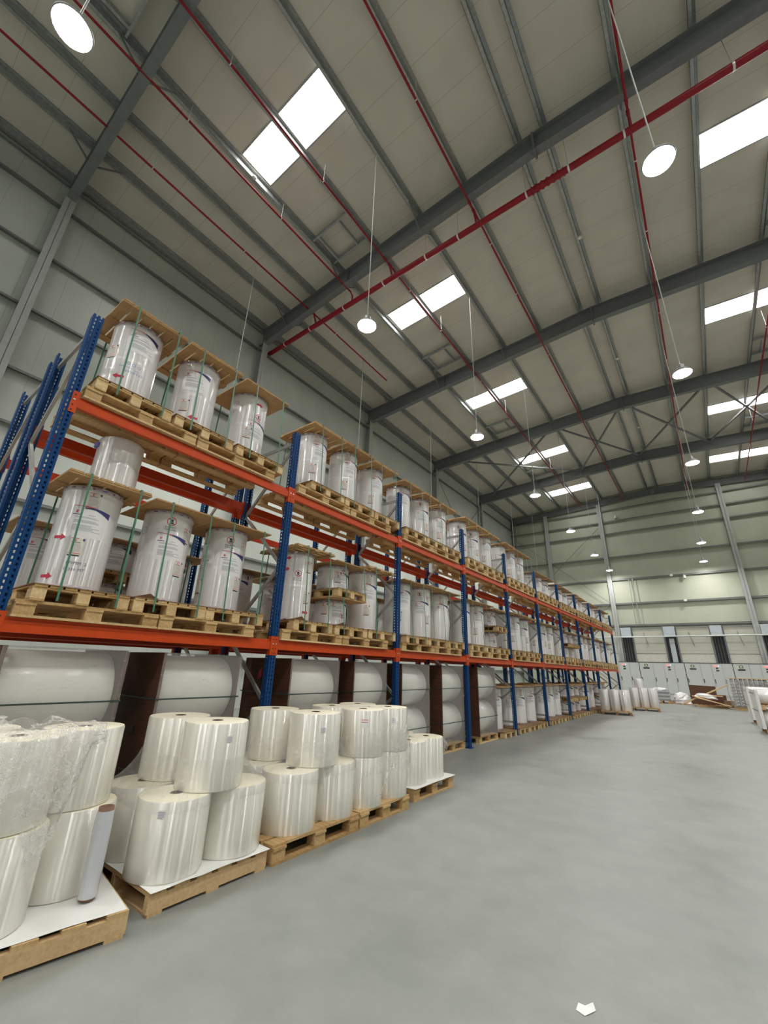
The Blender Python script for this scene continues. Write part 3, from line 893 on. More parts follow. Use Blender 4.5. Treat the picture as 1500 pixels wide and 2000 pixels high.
def roll(loc, h, label, marks=(), r=R0, dull=False, caps=True, straps=(), cover_top=None, zb=-.13, group='white rolls on the rack shelves', bulge=False, name='film_roll', tilt=0, strapd=.90):
    t = thing(name, label, 'roll', loc, 0, group)
    if tilt: t.rotation_euler = (0, tilt, 0)
    link('wrapped_body', body_mesh(r, h, dull, .5, bulge), t)
    if caps:
        link('end_disc', cap_mesh(r), t, (0,0,h-.056)); link('end_disc', cap_mesh(r), t, (0,0,.0))
    for kind, ang, z, *sc in marks:
        o = link({'icon':'sign','arrow':'arrow_mark','hand':'handwriting','blue':'handwriting','stamp':'stamp_mark'}.get(kind,'label_sheet'),
                 lab_mesh(kind, r), t, (0,0,z), math.radians(ang))
        if sc and sc[0] < 0: o.rotation_euler = (PI,0,math.radians(ang))
    for y in straps:
        ct = cover_top if cover_top else h+.02
        key = (round(ct,3), strapd, zb)
        if key not in STR: STR[key] = strap_mesh(ct+.001, strapd, zb)
        link('strap', STR[key], t, (0,y,0))
    return t

# ------------------------------------------------------------------ front rack, lower and upper shelves
XC = -4.955
BT1, BT2 = Z1+.062, Z2+.062          # top of the beams
H1 = 1.05
def VA(b): return [('small',b+2,.90),('big',b+4,.68),('small',b-6,.42),('arrow',b-42,.50),('arrow',b-46,.12),('hand',b+2,.22)]
def VB(b): return [('icon',b+6,.88),('small',b+52,.80),('big',b+16,.62),('small',b+46,.40),('stamp',b-58,.80)]
def VC(b): return [('icon',b+12,.86),('small',b+60,.82),('big',b+28,.60),('small',b+52,.36),('band',b-50,.72),('small',b-62,.30),('small',b-56,.93)]
def VD(b): return [('icon',b+8,.66),('arrow',b-32,.93),('arrow',b-34,.76),('small',b+46,.82),('small',b+46,.36),('arrow',b+46,.14),('band',b-52,.60)]
def VE(b): return [('small',b+24,.90),('big',b+34,.66),('small',b+20,.36),('stamp',b-30,.72)]
def VF(b): return [('small',b+16,.92),('big',b+40,.74),('small',b+8,.38),('band',b-48,.86)]
def VG(b): return [('big',b+14,.80),('small',b-52,.62),('blue',b+4,.42),('arrow',b-20,.28,-1)]
def VH(b): return [('big',b-4,.74,0),('small',b-22,.36),('arrow',b+6,.20,-1)]
def VI(b): return [('icon',b+34,.66),('big',b+38,.46),('small',b+6,.40),('arrow',b+30,.90),('stamp',b-44,.86)]
VARS = [VB, VF, VE, VC, VD, VA]
def bearing(x, y): return math.degrees(math.atan2(-y, -x)) if True else 0
lower = {0:[(.55,'s',VA,'slat'),(1.37,'s',VB,'ply'),(2.16,'s',VC,'ply')],
         1:[(.63,'s',VD,'frame'),(1.46,'d',VF,'ply'),(2.27,'s',VE,'frame')],
         2:[(.60,'s',VF,'ply'),(1.40,'s',VB,'ply'),(2.20,'b',VE,'ply')],
         3:[(.56,'s',VE,'ply'),(1.38,'s',VF,'ply'),(2.20,'d',VB,'slat')],
         4:[(.52,'s',VE,'ply'),(1.34,'s',VF,'slat'),(2.16,'s',VB,'slat')],
         5:[(.56,'s',VF,'ply'),(1.34,'s',VB,'ply'),(2.12,'s',VE,'ply')],
         6:[(.56,'s',VB,'ply'),(1.37,'d',VF,'ply'),(2.18,'d',VE,'ply')],
         7:[(.56,'s',VF,'ply'),(1.38,'s',VB,'ply'),(2.20,'s',VE,'ply')],
         8:[(.56,'s',VE,'ply'),(1.38,'s',VF,'ply'),(2.20,'s',VB,'ply')],
         9:[(.56,'s',VF,'slat'),(1.38,'s',VB,'ply'),(2.20,'s',VE,'ply')]}
looks = {(0,0):'white roll with handwritten black numbers, first on the lower shelf',
         (0,1):'white roll with a top round stamp, second on the lower shelf',
         (0,2):'white roll with labels on both flanks, third on the lower shelf',
         (1,0):'tall white roll just past the second blue post, lower shelf',
         (1,2):'white roll beside the two-high stack, lower shelf',
         (2,2):'white roll with bulging loose wrap on the lower shelf'}
def big_pallets(z, shelf, bay, detail, x=XC, who='aisle rack'):
    y0 = Y0 + bay*BAY
    for j, off in enumerate((.085+.585,.085+1.17+.015+.585)):
        pallet('b', (x,y0+off,z), random.uniform(-.008,.008), "wide pallet on the orange beams, %s on %s's %s shelf" % (nth(bay*2+j), who, shelf),
               detail, 'wide pallets on the beams, %s %s' % (who, shelf))
n = 0
for bay in range(NB):
    y0 = Y0 + bay*BAY; det = bay < 3
    big_pallets(BT1, 'lower', bay, det)
    for j, (off, kind, var, cov) in enumerate(lower[bay]):
        y = y0+off; b = bearing(XC, y); zp = BT1+.142; zr = zp+PH-.0012
        where = "%s on aisle rack's lower shelf" % nth(n)
        pallet('s', (XC,y,zp), random.uniform(-.02,.02), 'small pallet right under the roll, %s' % where, det, 'small pallets on the lower shelf')
        st = (-.20,.27) if bay < 6 else ((.22,) if bay < 9 else ())
        mk = var(b)
        if bay >= 4: mk = [q for q in mk if q[0] in ('big','small','band')]
        if bay >= 7: mk = mk[:2]
        lab = looks.get((bay,j), 'white wrapped roll under a cover, %s' % where)
        if kind == 'd':
            hh = .42
            mk1 = [('icon',b+46,.14),('big',b+34,.26),('small',b-22,.28)]; mk2 = [('icon',b+40,.33),('big',b+44,.16),('small',b+20,.22),('band',b-52,.36)]
            if bay > 3: mk1 = mk1[1:2]; mk2 = mk2[1:2]
            roll((XC,y,zr), hh, 'lower short roll of the stacked pair, %s' % where, mk1, straps=st[:1], cover_top=hh+.02, group='short white rolls stacked in pairs')
            z2 = zr+hh+.018
            tag(link('plywood_cover', CV['ply'], None, (XC,y,zr+hh+.001)), 'board between two short rolls, %s' % where, 'cover board', 'covers on the lower shelf')
            pallet('s', (XC,y,z2), .03, 'small pallet between two short rolls, %s' % where, det, 'small pallets on the lower shelf', scale=(.93,.93,.93))
            roll((XC,y,z2+PH*.93-.001), hh, 'upper short roll of the stacked pair, %s' % where, mk2, straps=st, cover_top=hh+.02, group='short white rolls stacked in pairs')
            zc = z2+PH*.93+hh
        else:
            hgt = H1 + random.uniform(-.02,.02)*(bay > 0)
            roll((XC,y,zr), hgt, lab, mk, straps=st, cover_top=hgt+CVH[cov]+.003, bulge=(kind == 'b'), dull=bay > 0)
            zc = zr+hgt
        cname = 'plywood_cover' if cov == 'ply' else 'slatted_cover'
        tag(link(cname, CV[cov], None, (XC,y,zc+.001), random.uniform(-.014,.014)), '%s over the roll, %s' % ('flat plywood cover' if cov == 'ply' else 'slatted wooden cover', where), 'cover board', 'covers on the lower shelf')
        n += 1
# torn hardboard flaps under a few rolls
for i, (bay, off) in enumerate(((0,1.12),(1,.42),(1,1.30),(3,2.1),(4,1.9))):
    y = Y0+bay*BAY+off; z = BT1+.142+PH+.002
    m = MB(); m.add([(0,-.14,0),(0,.16,0),(.03,.03,.055),(-.1,-.1,.0),(-.1,.13,.0)], [(0,1,2),(3,2,4),(0,2,3),(1,4,2)])
    tag(obj('board_flap', m, M['card'], loc=(XC+.40,y,z)), ['brown hardboard flap before the second roll of the lower shelf','pointed brown flap just past the second blue post',
        'pointed brown flap before the lower roll of the first two-high stack','pointed brown flap before the far two-high stack','curled brown flap at the fifth bay of the lower shelf'][i], 'board', 'torn board flaps')
# plain extra roll standing on the first cover
t = roll((XC-.02,Y0+.55+.13,BT1+.142+PH+H1+.038), .62, 'plain white roll without labels standing on the first slatted cover', [], r=.225, caps=False, group=None)
m = MB(); m.lathe([(.05,0),(.05,.05),(.03,.06)], 12); obj('core_plug', m, M['ringblue'], t, loc=(-.02,-.21,.50))
# upper shelf
upper = {0:[(.53,VG,'slat'),(1.34,VH,'slat'),(2.17,VI,'ply')],1:[(.70,VF,'slat'),(1.52,VF,'slat'),(2.33,VF,'slat')],2:[(.55,VF,'slat'),(1.37,VC,'slat'),(2.19,VE,'slat')]}
ulooks = {(0,0):'white roll with blue handwriting, first on the upper shelf',(0,1):'white roll with a creased crooked label, second on the upper shelf',(0,2):'white roll under a plywood square, third on the upper shelf'}
n = 0
for bay in range(NB):
    y0 = Y0 + bay*BAY; det = bay < 3
    big_pallets(BT2, 'upper', bay, det)
    items = upper.get(bay, [(.56,VARS[bay % 4],'slat'),(1.37,VARS[(bay+1) % 4],'slat'),(2.18,VARS[(bay+2) % 4],'slat')])
    hgt = H1 if bay < 5 else .72
    for off, var, cov in items:
        y = y0+off; b = bearing(XC, y); zp = BT2+.142; zr = zp+PH-.0012
        where = "%s on aisle rack's upper shelf" % nth(n)
        pallet('s', (XC,y,zp), random.uniform(-.02,.02), 'small pallet right under the roll, %s' % where, det, 'small pallets on the upper shelf')
        mk = var(b)
        if bay >= 4: mk = [q for q in mk if q[0] in ('big','small','band')]
        if bay >= 5: mk = [(q[0],q[1],q[2]*.68) for q in mk[:2]]
        lab = ulooks.get((bay, n-bay*3), 'white glossy roll standing high up, %s' % where)
        if bay >= 5: cov = 'ply'
        hb = hgt + random.uniform(-.02,.02)*(bay > 0)
        roll((XC,y,zr), hb, lab, mk, straps=(-.20,.27) if bay < 5 else (), cover_top=hb+CVH[cov]+.003)
        cname = 'plywood_cover' if cov == 'ply' else 'slatted_cover'
        tag(link(cname, CV[cov], None, (XC,y,zr+hb+.001), (PI/4+.1 if (bay,n) == (0,2) else 0) if False else random.uniform(-.014,.014)),
            '%s over the roll, %s' % ('flat plywood cover' if cov == 'ply' else 'slatted wooden cover', where), 'cover board', 'covers on the upper shelf')
        n += 1

# ------------------------------------------------------------------ second rack, lower shelf and floor
XB = -6.36
n = 0
for bay in range(NB):
    y0 = Y0 + bay*BAY
    big_pallets(BT1, 'lower', bay, False, XB, 'rear rack')
    for off in (.55,1.37,2.19):
        y = y0+off; b = bearing(XB, y); zp = BT1+.142; zr = zp+PH-.0012
        where = "%s on rear rack's shelf" % nth(n)
        pallet('s', (XB,y,zp), random.uniform(-.02,.02), 'small pallet under the roll, %s' % where, False, 'small pallets in the rear rack')
        if bay == 0 and n == 1:
            roll((XB,y,zr), .33, 'short white roll at the bottom of the rear two-high stack', [('big',b+10,.16)], group='short white rolls stacked in pairs')
            pallet('s', (XB,y,zr+.335), .02, 'small pallet between the two short rolls of the rear rack', False, 'small pallets in the rear rack', scale=(.93,.93,.93))
            roll((XB,y,zr+.335+PH*.93-.001), .40, 'short white roll on top of the rear two-high stack', [('big',b+10,.22)], group='short white rolls stacked in pairs')
            zc = zr+.335+PH*.93+.40
        else:
            h = .86 if bay < 2 else random.choice((.86,.95,.9))
            roll((XB,y,zr), h, 'shaded white wrapped roll, %s' % where, [('big',b+8,.58),('icon',b+40,.74)] if bay < 3 else [('big',b+8,.5)] if bay < 6 else [], dull=True)
            zc = zr+h
        tag(link('plywood_cover', CV['ply'], None, (XB,y,zc+.001), random.uniform(-.03,.03)), 'flat cover over the roll, %s' % where, 'cover board', 'covers in the rear rack')
        n += 1
# floor level rolls
def floor_rolls(x, ylist, who, h=1.02, dbl=()):
    for i, y in enumerate(ylist):
        b = bearing(x, y); where = '%s on the floor under the %s' % (nth(i), who)
        det = who == 'aisle rack' and i < 5
        pallet('s', (x,y,0), random.uniform(-.03,.03), 'small pallet under the roll, %s' % where, det, 'small floor pallets under the racks')
        if i in dbl:
            roll((x,y,PH-.0012), .42, 'lower short roll of a pair, %s' % where, [('big',b+20,.2)], dull=True, group='short white rolls stacked in pairs')
            pallet('s', (x,y,PH+.424), .02, 'small pallet between two short rolls, %s' % where, False, 'small floor pallets under the racks', scale=(.95,.95,.95))
            roll((x,y,PH+.424+PH*.95-.001), .42, 'upper short roll of a pair, %s' % where, [('big',b+20,.2)], dull=True, group='short white rolls stacked in pairs')
            zc = PH+.424+PH*.95+.42
        else:
            roll((x,y,PH-.0012), h, 'tall white wrapped roll, %s' % where, [('big',b+30,.58),('small',b+34,.86)] if i % 3 else [('band',b-30,.52),('small',b+40,.8),('big',b+48,.66)], dull=True, straps=(.2,) if i < 8 else (), cover_top=h+.02, group='white rolls on the floor under the racks')
            zc = PH+h
        tag(link('slatted_cover' if i % 2 else 'plywood_cover', CV['slat' if i % 2 else 'ply'], None, (x,y,zc+.001), random.uniform(-.04,.04)), 'wooden cover over the roll, %s' % where, 'cover board', 'covers on the floor rolls')
floor_rolls(XC, [11.53,12.55,13.38,14.25,15.45,16.25,17.05,18.3,19.1,19.9,21.0,21.8,22.6,23.8,24.6,25.4], 'aisle rack', dbl=(7,8,9,13))
floor_rolls(XB, [10.0,11.2,12.62,13.42,14.2,15.4,16.3,17.1,18.2,19.1,19.9,21.1,22,22.75,24,25], 'rear rack', h=.95)

# ------------------------------------------------------------------ tall wrapped packs of two lying rolls under the lower beams
def pack(i, ya, yb, label, top=1.64):
    yc = (ya+yb)/2; w_ = yb-ya; d = 1.0; x = -5.08
    pallet('b', (x,yc,0), 0, 'wide floor pallet under the tall wrapped pack, %s from the near end' % nth(i), i > 3, 'floor pallets under the tall packs', scale=(1,(w_+.02)/1.17,1))
    t = thing('wrapped_pack', label, 'wrapped pack', (x,yc,.145), 0, 'tall wrapped packs under the lower beams')
    H = top-.145; r = H/4-.012
    for k_ in (0,1):
        m = MB(); m.lathe([(.06,-w_/2+.05),(r-.01,-w_/2+.05),(r,-w_/2+.06),(r,w_/2-.06),(r-.01,w_/2-.05),(.06,w_/2-.05)], 40, axis='y', c=(.5-r-.03,0,r+.01+k_*(2*r+.015)), cap=False)
        rl = obj('lying_roll', m, M['packroll'], t)
        m = MB(); m.lathe([(.06,-w_/2+.04),(.06,w_/2-.04)], 16, axis='y', c=(.5-r-.03,0,r+.01+k_*(2*r+.015))); obj('core', m, M['core'], rl)
    for s in (-1,1):
        m = MB(); y_ = s*(w_/2-.02); m.box(-d/2, d/2, y_-.012, y_+.012, .0, H); sb = obj('side_board', m, M['brown'], t)
        if s < 0:
            m = MB(); m.box(.10,.17, y_-.02, y_-.0125, H*.47, H*.47+.075); obj('hand_hole', m, M['dark'], sb)
            if i in (2,3): 
                m = MB(); m.box(.0,.16, y_-.0135, y_-.0125, H*.62, H*.88); obj('paper_note', m, M['sheet'], sb)
            if i == 2:
                m = MB(); m.add([(-.19,y_-.013,H*.80),(-.10,y_-.013,H*.83),(-.11,y_-.013,H*.92),(-.17,y_-.013,H*.88)], [(0,1,2,3)]); obj('red_note', m, M['ledred'] if False else M['lred'], sb)
    # film skin over the front, top and both sides, gently rippled
    m = MB(); ny, nz = 16, 24; vs = []
    rng = random.Random(40+i)
    for a in range(nz+1):
        for c in range(ny+1):
            z = H*a/nz; y_ = -w_/2-.004 + (w_+.008)*c/ny
            edge = min(c, ny-c)/ny*2
            vs.append((d/2+.012+rng.uniform(-.003,.003)-.006*edge, y_, z))
    fs = [(a*(ny+1)+c, a*(ny+1)+c+1, (a+1)*(ny+1)+c+1, (a+1)*(ny+1)+c) for a in range(nz) for c in range(ny)]
    m.add(vs, fs, 0, True)
    m.add([(d/2+.012,-w_/2-.004,H),(d/2+.012,w_/2+.004,H),(-d/2,w_/2+.004,H),(-d/2,-w_/2-.004,H)], [(0,1,2,3)])
    obj('stretch_film', m, M['film'], t)
    for z in (H*.70, H*.26):
        m = MB(); a_, b_ = d/2+.018, w_/2+.012
        m.box(a_, a_+.002, -b_, b_, z-.007, z+.007); m.box(-a_, -a_+.002, -b_, b_, z-.007, z+.007)
        m.box(-a_, a_, -b_-.002, -b_, z-.007, z+.007); m.box(-a_, a_, b_, b_+.002, z-.007, z+.007)
        obj('strap', m, M['strapd'], t)
packs = [(1.0,1.97),(2.32,3.27),(4.06,5.02),(5.37,6.24),(6.71,7.68),(8.18,9.16),(9.92,10.98)]
for i, (a, b_) in enumerate(packs):
    pack(i, a, b_, 'tall film-wrapped pack of two lying rolls with brown side boards, %s from the near end' % nth(i))

# ------------------------------------------------------------------ cream rolls on the aisle pallets
def cream_mesh(r, h):
    m = MB()
    m.lathe([(r-.006,0),(r,.008),(r,h-.008),(r-.006,h)], 56, mat=0, cap=False)
    m.lathe([(r-.006,h),(.045,h)], 56, mat=1, smooth=False, cap=False); m.lathe([(.045,0),(r-.006,0)], 56, mat=1, smooth=False, cap=False)
    return m.mesh('film_body', [M['cream'], M['creamtop']])
CRB = {}
core_m = MB(); core_m.lathe([(.046,-.0),(.046,.003),(.036,.003)], 20, cap=False); core_m.lathe([(.036,.003),(.036,-.2),(.0,-.2)], 20, mat=1, cap=False)
core_m = core_m.mesh('core', [M['core'], M['coredark']])
lt = Lab(.26); lt.rect(-.028,.028,-.022,.026,PAP,0)
for q, wq in enumerate((.022,.024,.018,.023,.012)): lt.rect(-.024,wq-.002,.014-q*.009,.019-q*.009,GRY,1)
TAGM = lt.mesh('tag_sheet')
lt2 = Lab(.26); lt2.rect(-.05,.05,-.06,.03,PAP,0).rect(-.045,.03,.016,.021,RED,1).rect(-.045,.03,-.008,-.003,RED,1); TAGM2 = lt2.mesh('tag_sheet')
lt3 = Lab(.26); lt3.poly([(-.03,-.04),(.02,-.045),(.03,.03),(-.02,.035)],PAP,0)
for q in range(3): lt3.line([(-.015,.015-q*.018),(.0,.022-q*.018),(.012,.012-q*.018)], .006, INB, 1)
TAGM3 = lt3.mesh('tag_sheet')
def cream(loc, r, h, label, tags=()):
    t = thing('cream_film_roll', label, 'roll', loc, 0, 'cream film rolls on the aisle pallets')
    key = (r,h)
    if key not in CRB: CRB[key] = cream_mesh(r,h)
    link('film_body', CRB[key], t); link('core', core_m, t, (0,0,h))
    for me, ang, z in tags:
        link('tag_sheet', me, t, (0,0,z), math.radians(ang), scale=(r/.26,r/.26,1))
    return t
def sheet(name, x0, x1, y0, y1, z, mt, label, cat, loc, rz):
    m = MB(); nx, ny = 6, 8; rng = random.Random(int(y0*50)); vs = []
    for a in range(nx+1):
        for c in range(ny+1):
            e = (a in (0,nx)) or (c in (0,ny))
            vs.append((x0+(x1-x0)*a/nx, y0+(y1-y0)*c/ny, (rng.uniform(0,.006) if e else .0015)))
    m.add(vs, [(a*(ny+1)+c,(a+1)*(ny+1)+c,(a+1)*(ny+1)+c+1,a*(ny+1)+c+1) for a in range(nx) for c in range(ny)], 0, True)
    o = obj(name, m, mt, loc=loc, rz=rz); return tag(o, label, cat)
FP = [('pallet',-3.76,1.17,.15,'stringer',1.22,1.08),('pallet',-3.75,2.335,0,'stringer',.96,1.04),('pallet',-3.74,3.42,0,'block',1.12,1.06),
      ('pallet',-3.74,4.47,0,'block',.92,1.04),('pallet',-3.82,5.68,0,'block',1.05,1.04)]
FL = ['rough stringer pallet nearest the camera carrying cream rolls and a hand roll','stringer pallet with a long side board, second of the aisle pallets',
      'pallet with open block ends under cream rolls, third of the aisle pallets','pallet under the cream rolls with a diagonal film fold','last aisle pallet, carrying four unstacked cream rolls']
FL[0] = 'rough stringer pallet under the crumpled film and the hand roll'
for (nm, x, y, rz, kind, w_, d), lab in zip(FP, FL):
    P = stringer_parts(w_,d) if kind == 'stringer' else big_parts(w_,d)
    pm = {'*':M['pined'],'top_deck':M['pine']} if kind == 'stringer' else {'*':M['pine'],'top_deck':M['pine']}
    rzz = -rz
    pallet('b', (x,y,0), rzz, lab, True, 'aisle pallets of cream rolls', parts=bake(P, pm))
PT = .134
h_ = .475
ZA = PT+.004; ZB_ = ZA+h_+.004
def cr_(p, x, y, lvl, r, label, tags=(), hh=h_): return cream((x,y,ZA if lvl == 0 else ZB_), r, hh, label, tags)
# pallet 1 (turned a little)
cr_(1,-3.56,1.02,0,.255,'cream roll at the bottom under crumpled film, beside the hand roll')
cr_(1,-3.78,1.50,0,.255,'cream roll at the bottom of the first aisle pallet, behind the hand roll')
cr_(1,-4.06,.90,0,.255,'cream roll at the bottom rear of the first aisle pallet')
cr_(1,-3.43,.51+.0,0,.24,'cream roll cut by the picture edge, bottom of the first aisle pallet')
cr_(1,-3.58,1.00,1,.255,'cream roll on top, draped in crumpled clear film')
cr_(1,-3.80,1.45,1,.255,'cream roll on top of the first aisle pallet, beside the draped one')
cr_(1,-4.08,.88,1,.255,'cream roll at the top rear of the first aisle pallet')
# pallet 2
cr_(2,-3.50,2.08,0,.26,'cream roll with a small grey tag, bottom front of the second aisle pallet',[(TAGM,-46,.40)])
cr_(2,-3.50,2.605,0,.26,'cream roll at the bottom front, far end of the second aisle pallet')
cr_(2,-4.03,2.08,0,.26,'cream roll at the bottom rear of the second aisle pallet')
cr_(2,-4.03,2.605,0,.26,'cream roll at the bottom rear far corner of the second aisle pallet')
cr_(2,-3.52,2.36,1,.26,'single front cream roll on top of the second aisle pallet, seam glinting',[(TAGM,-8,.36)])
cr_(2,-4.05,2.32,1,.26,'cream roll behind the top one of the second aisle pallet')
# pallet 3
cr_(3,-3.50,3.24,0,.27,'cream roll with a bright streak, bottom front of the third aisle pallet')
cr_(3,-3.50,3.785,0,.27,'cream roll at the bottom front, far side of the third aisle pallet')
cr_(3,-4.045,3.24,0,.27,'cream roll at the bottom rear of the third aisle pallet')
cr_(3,-4.045,3.785,0,.27,'cream roll at the bottom rear far corner of the third aisle pallet')
cr_(3,-3.54,3.56,1,.27,'front cream roll with a grey tag on top of the third aisle pallet',[(TAGM,-26,.33)])
cr_(3,-4.085,3.46,1,.27,'cream roll behind the tagged top one of the third aisle pallet')
# pallet 4
for lvl in (0,1):
    lv = ('bottom','top')[lvl]
    cr_(4,-3.47,4.28,lvl,.25,'%s roll, front near side of the film-draped fourth aisle pallet' % ('cream '+lv), [(TAGM2,-44,.36)] if lvl else ())
    cr_(4,-3.47,4.785,lvl,.25,'%s roll, front far side of the film-draped fourth aisle pallet' % ('cream '+lv), [(TAGM3,-38,.34)] if lvl else ())
    cr_(4,-3.98,4.28,lvl,.25,'%s roll, rear near side of the fourth aisle pallet' % ('cream '+lv))
    cr_(4,-3.98,4.785,lvl,.25,'%s roll, rear far side of the fourth aisle pallet' % ('cream '+lv))
# pallet 5
cr_(5,-3.58,5.42,0,.25,'front near cream roll on the last aisle pallet',hh=.5)
cr_(5,-3.60,5.935,0,.25,'front far cream roll on the last aisle pallet',hh=.5)
cr_(5,-4.10,5.42,0,.25,'rear near cream roll on the last aisle pallet',hh=.5)
cr_(5,-4.11,5.935,0,.25,'rear far cream roll on the last aisle pallet',hh=.5)
sheet('paper_sheet',-.53,.525,-.58,.60,0,M['sheet'],'white paper sheet under the rolls of the first aisle pallet','sheet',(-3.76,1.17,.1335),-.15)
sheet('paper_sheet',-.53,.54,-.48,.49,0,M['sheet'],'white paper sheet under the rolls of the second aisle pallet','sheet',(-3.75,2.335,.1335),0)
sheet('paper_sheet',-.53,.545,-.53,.53,0,M['sheet'],'white paper sheet under the rolls of the last aisle pallet','sheet',(-3.82,5.68,.1435),0)
# hand roll of stretch film
t = thing('hand_film_roll', 'slim upright hand roll of clear stretch film on a brown core', 'roll', (-3.43,1.56,PT+.012))
m = MB(); m.lathe([(.052,.012),(.054,.02),(.054,.40),(.05,.47)], 28); obj('film', m, M['tubefilm'], t)
m = MB(); m.lathe([(.038,0),(.046,0),(.046,.492),(.036,.492),(.036,.3)], 24, cap=False); obj('core', m, M['core'], t)
m = MB(); m.lathe([(.0,.3),(.036,.3)][::-1], 24, cap=False); obj('core_hole', m, M['coredark'], t)

# ---- loose films
def drape(name, fn, nu, nv, mt, label, jit=.006, seed=1, cat='film'):
    rng = random.Random(seed); m = MB(); vs = []
    for a in range(nu+1):
        for c in range(nv+1):
            p = fn(a/nu, c/nv); vs.append((p[0]+rng.uniform(-jit,jit), p[1]+rng.uniform(-jit,jit), p[2]+rng.uniform(-jit,jit)))
    m.add(vs, [(a*(nv+1)+c,(a+1)*(nv+1)+c,(a+1)*(nv+1)+c+1,a*(nv+1)+c+1) for a in range(nu) for c in range(nv)], 0, True)
    return tag(obj(name, m, mt), label, cat)
def hull_r(circs, cx, cy_, ang):
    """support distance of a group of circles about (cx,cy_) as a taut wrap"""
    best = 0
    for x, y, r in circs:
        dx, dy = x-cx, y-cy_; best = max(best, dx*math.cos(ang)+dy*math.sin(ang)+r)
    return best
def hull_pt(circs, cx, cy_, ang):
    # convex hull of the circles, sampled by ray: smallest t with point on some support line
    t = 1e9
    for k_ in range(-60,61):
        a = ang + k_*PI/120
        c = math.cos(a-ang)
        if c > .05: t = min(t, hull_r(circs, cx, cy_, a)/c)
    return cx+t*math.cos(ang), cy_+t*math.sin(ang)
def wrap(circs, z0, z1, a0, a1, out=.012):
    cx = sum(c[0] for c in circs)/len(circs); cyy = sum(c[1] for c in circs)/len(circs)
    def fn(u, v):
        ang = a0+(a1-a0)*u
        x, y = hull_pt([(a,b,r+out) for a,b,r in circs], cx, cyy, ang)
        return (x, y, z0+(z1-z0)*v)
    return fn
top1 = [(-3.58,1.00,.255),(-3.80,1.45,.255),(-4.08,.88,.255)]
cx1, cy1 = -3.82, 1.11
# crumpled film over the first pallet: top sheet plus a hanging tongue
def crumple(u, v):
    ang = -1.9 + 2.75*u
    x, y = hull_pt([(a,b,r+.036) for a,b,r in top1], cx1, cy1, ang)
    zt = ZB_+h_
    if v < .35:
        k_ = v/.35; q = .35+.65*k_
        return (cx1+(x-cx1)*q, cy1+(y-cy1)*q, zt+.034+.05*abs(math.sin(9*u+5*v))*(1-k_)+.012)
    k_ = (v-.35)/.65
    # long towards the front middle, short at the far side
    drop = .08 + .68*max(0,1-abs(u-.74)/.17)**.8
    if u < .74: drop = max(drop, .40+.06*math.sin(14*u))
    wob = .018*math.sin(23*u+9*k_)
    return (cx1+(x-cx1)*(1.0+wob*.3), cy1+(y-cy1)*(1.0+wob*.3), zt-drop*k_)
drape('stretch_film', crumple, 46, 30, M['filmc'], 'crumpled clear film thrown over the rolls of the first aisle pallet', .008, 3)
top4 = [(-3.47,4.28,.25),(-3.47,4.785,.25),(-3.98,4.28,.25),(-3.98,4.785,.25)]
f4 = wrap(top4, 0, 0, -PI, PI, .03)
def film4(u, v):
    p = f4(u, v)
    return (p[0]+.012*math.sin(30*u+12*v), p[1]+.012*math.cos(26*u-8*v), ZA+h_*.62+.42*v+.03*math.sin(17*u))
drape('stretch_film', film4, 72, 14, M['filmt'], 'loose clear film band round the waist of the fourth aisle pallet', .007, 5)
def fold4(u, v):
    # long diagonal fold running down across the aisle face
    y = 4.90 - .68*u; z = .98 - .76*u; w_ = .035*math.sin(PI*min(1,u*1.1+.05))
    x, yy = hull_pt([(a,b,r+.024) for a,b,r in top4], -3.725, 4.53, math.atan2(y-4.53, .6))
    return (x+.022*math.sin(PI*v), yy, z+(v-.5)*2*w_)
drape('film_fold', fold4, 30, 6, M['filmc'], 'bright diagonal film fold on the fourth aisle pallet', .004, 15)
# film web bridging the step between bottom and top rolls of pallets 2 and 3
for i, (tops, bots, lab, sd) in enumerate((([(-3.52,2.36,.26),(-4.05,2.32,.26)],[(-3.5,2.08,.26),(-3.5,2.605,.26),(-4.03,2.08,.26),(-4.03,2.605,.26)],'clear film web spanning the step of the second aisle pallet',8),
                                     ([(-3.54,3.56,.27),(-4.085,3.46,.27)],[(-3.5,3.24,.27),(-3.5,3.785,.27),(-4.045,3.24,.27),(-4.045,3.785,.27)],'clear film web spanning the step of the third aisle pallet',9))):
    ft = wrap(tops, 0, 0, -PI, PI, .012); fb = wrap(bots, 0, 0, -PI, PI, .012)
    def web(u, v):
        a = fb(u,0); b = ft(u,0); k_ = (max(0,v-.27)/.73)**.6
        z = ZA+h_*.86 + v*(h_*.62)
        return (a[0]+(b[0]-a[0])*k_, a[1]+(b[1]-a[1])*k_, z)
    drape('stretch_film', web, 60, 8, M['filmt'], lab, .004, sd)
# tail of film at the end of the last pallet
def tail(u, v): return (-3.5+.10*math.sin(4*v)-.12*u, 6.20+.10*u+.05*math.sin(6*v), .62-.36*v-.02*u)
drape('stretch_film', tail, 10, 14, M['filmc'], 'loose tail of clear film hanging off the last aisle pallet', .012, 12)

